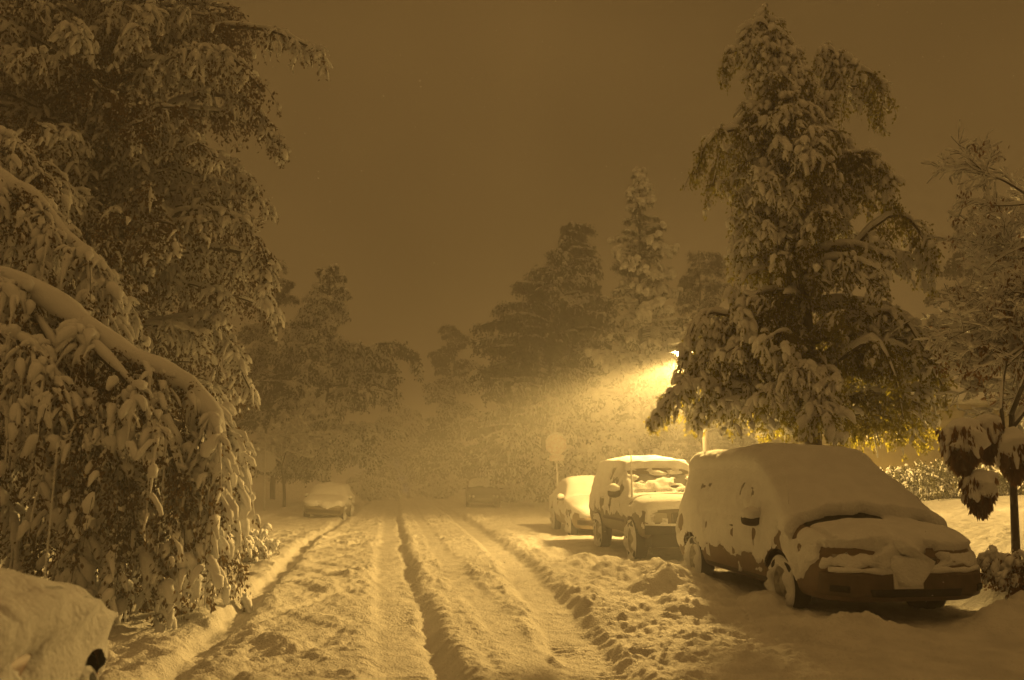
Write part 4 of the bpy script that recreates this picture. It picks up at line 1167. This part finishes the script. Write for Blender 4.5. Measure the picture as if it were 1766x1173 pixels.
# ---- the boxy four wheel drive
def four_wheel_drive():
    sp = dict(L=4.55, half=.86, wheels=(.78, 3.55), wz=.37, arch=.44, crown=.03,
              ztop=[(0, .90), (.03, 1.00), (.10, 1.05), (1.1, 1.13), (1.22, 1.16), (1.62, 1.52), (1.78, 1.66), (1.95, 1.72), (2.6, 1.755), (4.2, 1.74), (4.42, 1.68), (4.5, 1.4), (4.53, 1.1), (4.55, .95)],
              zbot=[(0, .50), (.1, .44), (4.4, .44), (4.55, .52)],
              zbelt=[(0, .80), (.1, .92), (1.2, 1.02), (4.4, 1.04), (4.55, .85)],
              wsill=plan(.82, .88, .22, .90, .2, 4.55),
              wbelt=plan(.86, .88, .22, .90, .2, 4.55),
              wtop=[(0, .72), (.1, .78), (1.15, .78), (1.6, .72), (1.9, .66), (4.3, .66), (4.55, .62)])
    c = Car(sp, 150, 64)
    root = empty('four_wheel_drive', (5.03, 13.95, -.03), 'boxy four wheel drive with square grille and a tall snowy antenna, parked behind the minivan', 'four wheel drive', None, R(-1.0))
    c.body(M['suv'], root)
    c.decal([(-.62, 1.2), (.62, 1.2), (.56, 1.60), (-.56, 1.60)], 'front', M['glass'], root, 'windshield')
    for sd in ('left', 'right'):
        c.decal([(1.75, 1.08), (2.55, 1.08), (2.55, 1.56), (2.0, 1.56)], sd, M['iceglass'], root, 'side_window')
        c.decal([(2.65, 1.08), (3.4, 1.08), (3.4, 1.56), (2.65, 1.56)], sd, M['iceglass'], root, 'side_window')
        c.decal([(3.5, 1.08), (4.3, 1.08), (4.25, 1.56), (3.5, 1.56)], sd, M['iceglass'], root, 'side_window')
        dr = c.decal([(1.30, .56), (2.58, .56), (2.58, 1.04), (1.4, 1.04)], sd, M['suv'], root, 'door', .006)
        c.decal([(2.36, .93), (2.52, .93), (2.52, .97), (2.36, .97)], sd, M['vandark'], dr, 'handle', .02, 6, 3)
        c.decal([(1.24, .66), (3.1, .66), (3.1, .74), (1.24, .74)], sd, M['vandark'], root, 'side_moulding', .014, 20, 3)
    g = c.decal([(-.34, .71), (.34, .71), (.34, .91), (-.34, .91)], 'front', M['vandark'], root, 'grille', .008)
    for k in range(6):
        x = -.3 + k * .12
        c.decal([(x - .009, .72), (x + .009, .72), (x + .009, .90), (x - .009, .90)], 'front', M['pole'], g, 'grille_bar', .02, 2, 4)
    for s in (-1, 1):
        c.decal([(s * .40, .72), (s * .72, .72), (s * .72, .90), (s * .40, .90)], 'front', M['lens'], root, 'headlight', .012)
    mb = MB()
    x = np.linspace(-.80, .80, 12)
    tubes(mb, np.stack([x, -.07 + .09 * (x / .8) ** 4, np.full(12, .60)], -1), np.full(12, .085), 10, 0, 1, 1.0)
    bp = mb.build('bumper', M['rubber'], root)
    mb = MB()
    tubes(mb, np.stack([x, -.075 + .09 * (x / .8) ** 4, np.full(12, .685)], -1), np.full(12, .028), 8, .4, 8)
    mb.build('bumper_snow', M['plaster'], bp)
    mb = MB(); box(mb, -.7, .7, -.02, .5, .30, .52)
    mb.build('skid_plate', M['rubber'], root, False)
    for xx, y in ((-.74, .78), (.74, .78), (-.74, 3.55), (.74, 3.55)):
        wheel(root, xx, y, .37, .375, .24, .9)
    mirror(root, -.86, 1.55, 1.22, .22, .20, 'vandark', .12)
    mirror(root, .86, 1.55, 1.22, .22, .20, 'vandark', .12)
    antenna(root, -.74, 1.05, 1.08, .88, .014)
    for s in (-.3, .25):
        mb = MB(); tubes(mb, [(s, 1.20, 1.20), (s + .2, 1.34, 1.32), (s + .42, 1.42, 1.385)], [.012, .01, .008], 6)
        mb.build('wiper', M['rubber'], root)
    def thick(V, N):
        x, y, z = V.T; up = N[:, 2]
        n1 = fbm(V, 2.4, 3, 12); n2 = fbm(V, 7, 3, 17)
        roof = sstep(1.6, 1.72, z)
        ws = (y > 1.2) * (y < 1.85) * (np.abs(x) < .64)          # windscreen: half slid off in ragged sheets
        t = (.06 + .10 * roof) * sstep(.2, .8, up) * (1 + .25 * n1)
        sl = sstep(-.05, .15, fbm(V * np.array((.7, 2.0, 2.0)), 3.0, 3, 23) - .1)
        t = np.where(ws, .045 * sl - .02 * (1 - sl) + .02 * n2, t)
        t = np.where(ws & (y > 1.72), .0 + .03 * n2, t)
        side = np.abs(N[:, 0]) > .55
        ts = .024 + .016 * n1 + .014 * n2
        edge = .80 + .10 * n1 + .08 * n2
        lo = sstep(edge - .04, edge + .04, z)
        ts = ts * lo - .015 * (1 - lo)
        hole = sstep(.35, .6, fbm(V, 3.6, 2, 27))
        t = np.where(side & ~ws, ts - .06 * hole, t)
        fr = (y < .12) & (up < .45)
        t = np.where(fr, np.where(n1 + .6 * n2 > .55, .012, -.02), t)
        groove = np.exp(-(seam(V, y - 1.0 - .15 * x, .09, 3, 5) / .06) ** 2) * (y < 1.25) * (up > .5)
        t = t - .10 * groove
        return t
    c.snow(thick, root)
four_wheel_drive()

# ---- sedans
SED = dict(L=4.45, half=.86, wheels=(.85, 3.45), wz=.31, arch=.375, crown=.03,
           ztop=[(0, .50), (.03, .58), (.08, .645), (.16, .70), (.28, .745), (.45, .79), (.7, .84), (1.1, .905), (1.25, .93), (1.65, 1.16), (2.0, 1.32), (2.3, 1.385), (2.9, 1.38), (3.2, 1.31), (3.7, 1.03), (3.85, .99), (4.15, .95), (4.3, .89), (4.38, .82), (4.43, .72), (4.45, .6)],
           zbot=[(0, .30), (.1, .22), (4.3, .24), (4.45, .36)],
           zbelt=[(0, .46), (.1, .56), (.5, .70), (1.2, .84), (3.5, .90), (4.2, .86), (4.45, .54)],
           wsill=plan(.80, .66, .6, .72, .5, 4.45),
           wbelt=plan(.86, .64, .65, .70, .55, 4.45),
           wtop=[(0, .56), (.1, .70), (.5, .76), (1.2, .76), (1.7, .66), (2.1, .60), (3.0, .60), (3.4, .64), (3.8, .72), (4.2, .70), (4.45, .56)])
LONG = dict(SED, wbelt=plan(.86, .50, .95, .70, .55, 4.45), wsill=plan(.80, .52, .9, .72, .5, 4.45), ztop=[(0, .42), (.04, .49), (.10, .56), (.22, .64), (.40, .72), (.7, .80), (1.1, .87), (1.75, .95), (1.85, .97), (2.25, 1.18), (2.5, 1.32), (2.75, 1.385), (3.1, 1.38), (3.4, 1.31), (3.8, 1.05), (3.95, 1.0), (4.2, .95), (4.3, .89), (4.38, .82), (4.43, .72), (4.45, .6)])
def sedan(name, label, cat, loc, rz, paint, seed, top=.10, roofx=.03, edge0=.55, ny=130, nj=52, antn=None, ry=0.0, lamps='lens', side_t=.022, group=None, frontbare=True, glassm='iceglass', quad=False, mirrors=True, sp=None, holes=.05, rough=.0, scale=(1, 1, 1), bare=0.0, snowf=1.0):
    c = Car(sp or SED, ny, nj)
    dy = .55 if sp else 0.0
    root = empty(name, loc, label, cat, group, rz, 0, ry)
    root.scale = scale
    c.body(M[paint], root)
    c.decal([(-.58, 1.02), (.58, 1.02), (.50, 1.30), (-.50, 1.30)], 'front', M[glassm], root, 'windshield')
    c.decal([(-.56, 1.06), (.56, 1.06), (.50, 1.28), (-.50, 1.28)], 'rear', M[glassm], root, 'rear_window')
    for sd in ('left', 'right'):
        c.decal([(1.55 + dy, .97), (2.3 + dy, .97), (2.3 + dy, 1.26), (1.98 + dy, 1.26)], sd, M[glassm], root, 'side_window')
        c.decal([(2.38 + dy, .97), (3.25 + dy * .3, .97), (3.0 + dy * .3, 1.26), (2.38 + dy, 1.26)], sd, M[glassm], root, 'side_window')
        dr = c.decal([(1.3, .36), (2.32, .36), (2.34, .88), (1.36, .86)], sd, M[paint], root, 'door', .005)
        c.decal([(2.1, .76), (2.26, .76), (2.26, .795), (2.1, .795)], sd, M['vandark'], dr, 'handle', .018, 5, 3)
    if quad:
        for x in (-.66, -.50, .50, .66):
            mb = MB(); k = np.linspace(0, 1, 6)
            tubes(mb, np.stack([np.full(6, x), .02 - .07 * k, np.full(6, .57)], -1), .068 * np.sqrt(np.clip(1 - k ** 2.5, .02, 1)), 14)
            mb.build('headlight', M[lamps], root)
    else:
        for s in (-1, 1):
            c.decal([(s * .36, .56), (s * .74, .56), (s * .70, .655), (s * .38, .645)], 'front', M[lamps], root, 'headlight', .01)
    c.decal([(-.30, .54), (.30, .54), (.30, .62), (-.30, .62)], 'front', M['vandark'], root, 'grille', .008)
    c.decal([(-.76, .32), (.76, .32), (.76, .47), (-.76, .47)], 'front', M['vandark' if frontbare else paint], root, 'bumper', .03, 26, 6)
    for s in (-1, 1):
        c.decal([(s * .42, .66), (s * .74, .66), (s * .74, .78), (s * .42, .78)], 'rear', M['maroon'], root, 'tail_light', .01)
    for xx, y in ((-.75, .85), (.75, .85), (-.75, 3.45), (.75, 3.45)):
        wheel(root, xx, y, .31, .315, .2, .9)
    if mirrors: mirror(root, -.85, 1.55, .95, .18, .13, 'vandark', .095); mirror(root, .85, 1.55, .95, .18, .13, 'vandark', .095)
    if antn: antenna(root, *antn)
    def thick(V, N):
        x, y, z = V.T; up = N[:, 2]
        n1 = fbm(V, 2.3, 3, seed); n2 = fbm(V, 7, 3, seed + 5)
        t = (top + roofx * sstep(1.2, 1.35, z)) * sstep(.12, .75, up) * (1 + .22 * n1) * snowf
        ed = edge0 + .09 * n1 + .07 * n2
        t = t * (1 - (rough > 0) * .75 * sstep(.6, .0, y)) + rough * fbm(V, 5, 3, seed + 3) + rough * .5 * fbm(V, 16, 2, seed + 4)
        lo = sstep(ed - .04, ed + .04, z)
        ts = (side_t + .014 * n1 + .012 * n2)
        t = np.maximum(t, ts) - holes * sstep(.4, .65, fbm(V, 3.4, 2, seed + 9)) * (up < .4) - bare * (up < .5)
        cr = np.exp(-(seam(V, y - 1.22 - dy - .08 * x * x, .05, 4, seed) / .025) ** 2) * (np.abs(x) < .8)
        t = t - .07 * cr
        return np.where(lo > .02, t * lo - .012 * (1 - lo), -.02)
    c.snow(thick, root, seed)
    return root
sedan('sedan', 'small pale sedan covered in snow, parked behind the four wheel drive', 'car', (5.05, 19.75, -.02), R(-1.5), 'sedan', 40, .10, .03, .50)
sedan('sedan', 'snow covered car with a wire antenna cut off by the lower left corner', 'car', (-2.29, 4.84, -.02), R(180 + 2), 'maroon', 55, .15, .03, .52, 200, 80, (-.62, .78, .90, .66, .003), side_t=.034, scale=(1, 1, 1.08), mirrors=False, sp=LONG, holes=.06, rough=.013)
sedan('hatchback', 'tilted snow covered car facing along the left kerb near the stop sign', 'car', (-2.95, 30.2, -.08), R(-3), 'farcar', 66, .13, .03, .60, 100, 44, ry=R(3.5), side_t=.03, scale=(.86, .86, .86))
sedan('sedan', 'dark car with four small round headlights in the haze near the far right kerb', 'car', (3.85, 39.3, -.02), R(-4), 'blackcar', 77, .05, .02, 1.05, 90, 40, lamps='plaster', quad=True, bare=.06, snowf=.5, glassm='glass')  # unlit headlights coloured pale white to imitate glints off the lenses

# ---- the car coming up the street far away, headlights on
def far_car():
    p = at(668, 838, 92)
    r = sedan('sedan', 'far off oncoming car whose bluish headlights glow at the end of the street', 'car', (p[0], p[1] - 0, .0), R(3), 'farcar', 88, .05, .02, .9, 60, 30)
    for o in r.children:
        if o.name.split('.')[0] == 'headlight':
            o.data.materials[0] = HL
    for sx in (-.55, .55):
        sl = bpy.data.lights.new('headlight_beam', 'SPOT'); sl.energy = 900; sl.color = (.80, .74, 1.0)
        sl.spot_size = R(70); sl.spot_blend = .8; sl.shadow_soft_size = .08
        so = bpy.data.objects.new('headlight_beam', sl); so.parent = r; so.location = (sx, -.12, .60); so.rotation_euler = (R(86), 0, R(180))
        C.objects.link(so)
HL = emit('blue_white_headlight', (.75, .72, 1.0), 5)
far_car()

# ------------------------------------------------------------------ snowflakes in the air
def flakes():
    n = 9000
    c = np.stack([rng.uniform(-11, 13, n), rng.uniform(3.6, 30, n), rng.uniform(.1, 12, n)], -1)
    o = np.array([(1, 0, 0), (-1, 0, 0), (0, 1, 0), (0, -1, 0), (0, 0, 1), (0, 0, -1)], float)
    f = np.array([(0, 2, 4), (2, 1, 4), (1, 3, 4), (3, 0, 4), (2, 0, 5), (1, 2, 5), (3, 1, 5), (0, 3, 5)])
    r = rng.uniform(.003, .0065, n)
    V = c[:, None] + o[None] * r[:, None, None] * rng.uniform(.6, 1.3, (n, 6, 1))
    mb = MB(); mb.add(V.reshape(-1, 3), (f[None] + (np.arange(n) * 6)[:, None, None]).reshape(-1, 3))
    tag(mb.build('falling_snow', M['snow'], None, False), 'snowflakes falling through the lamplight', 'snowfall', None, 'stuff')
flakes()

# ------------------------------------------------------------------ haze: falling snow fills the air
def haze():
    mb = MB(); box(mb, -120, 120, -30, 210, -2.2, 21.5)
    m = bpy.data.materials.new('snowy_air'); m.use_nodes = True
    t = m.node_tree
    t.nodes.remove(t.nodes['Principled BSDF'])
    v = t.nodes.new('ShaderNodeVolumePrincipled')
    v.inputs['Color'].default_value = (.93, .92, .90, 1)
    v.inputs['Density'].default_value = HAZE
    v.inputs['Anisotropy'].default_value = .45
    t.links.new(v.outputs[0], t.nodes['Material Output'].inputs['Volume'])
    tag(mb.build('haze', m, None, False), 'snowy haze filling the night air', 'haze', None, 'stuff')
HAZE = .0130
haze()
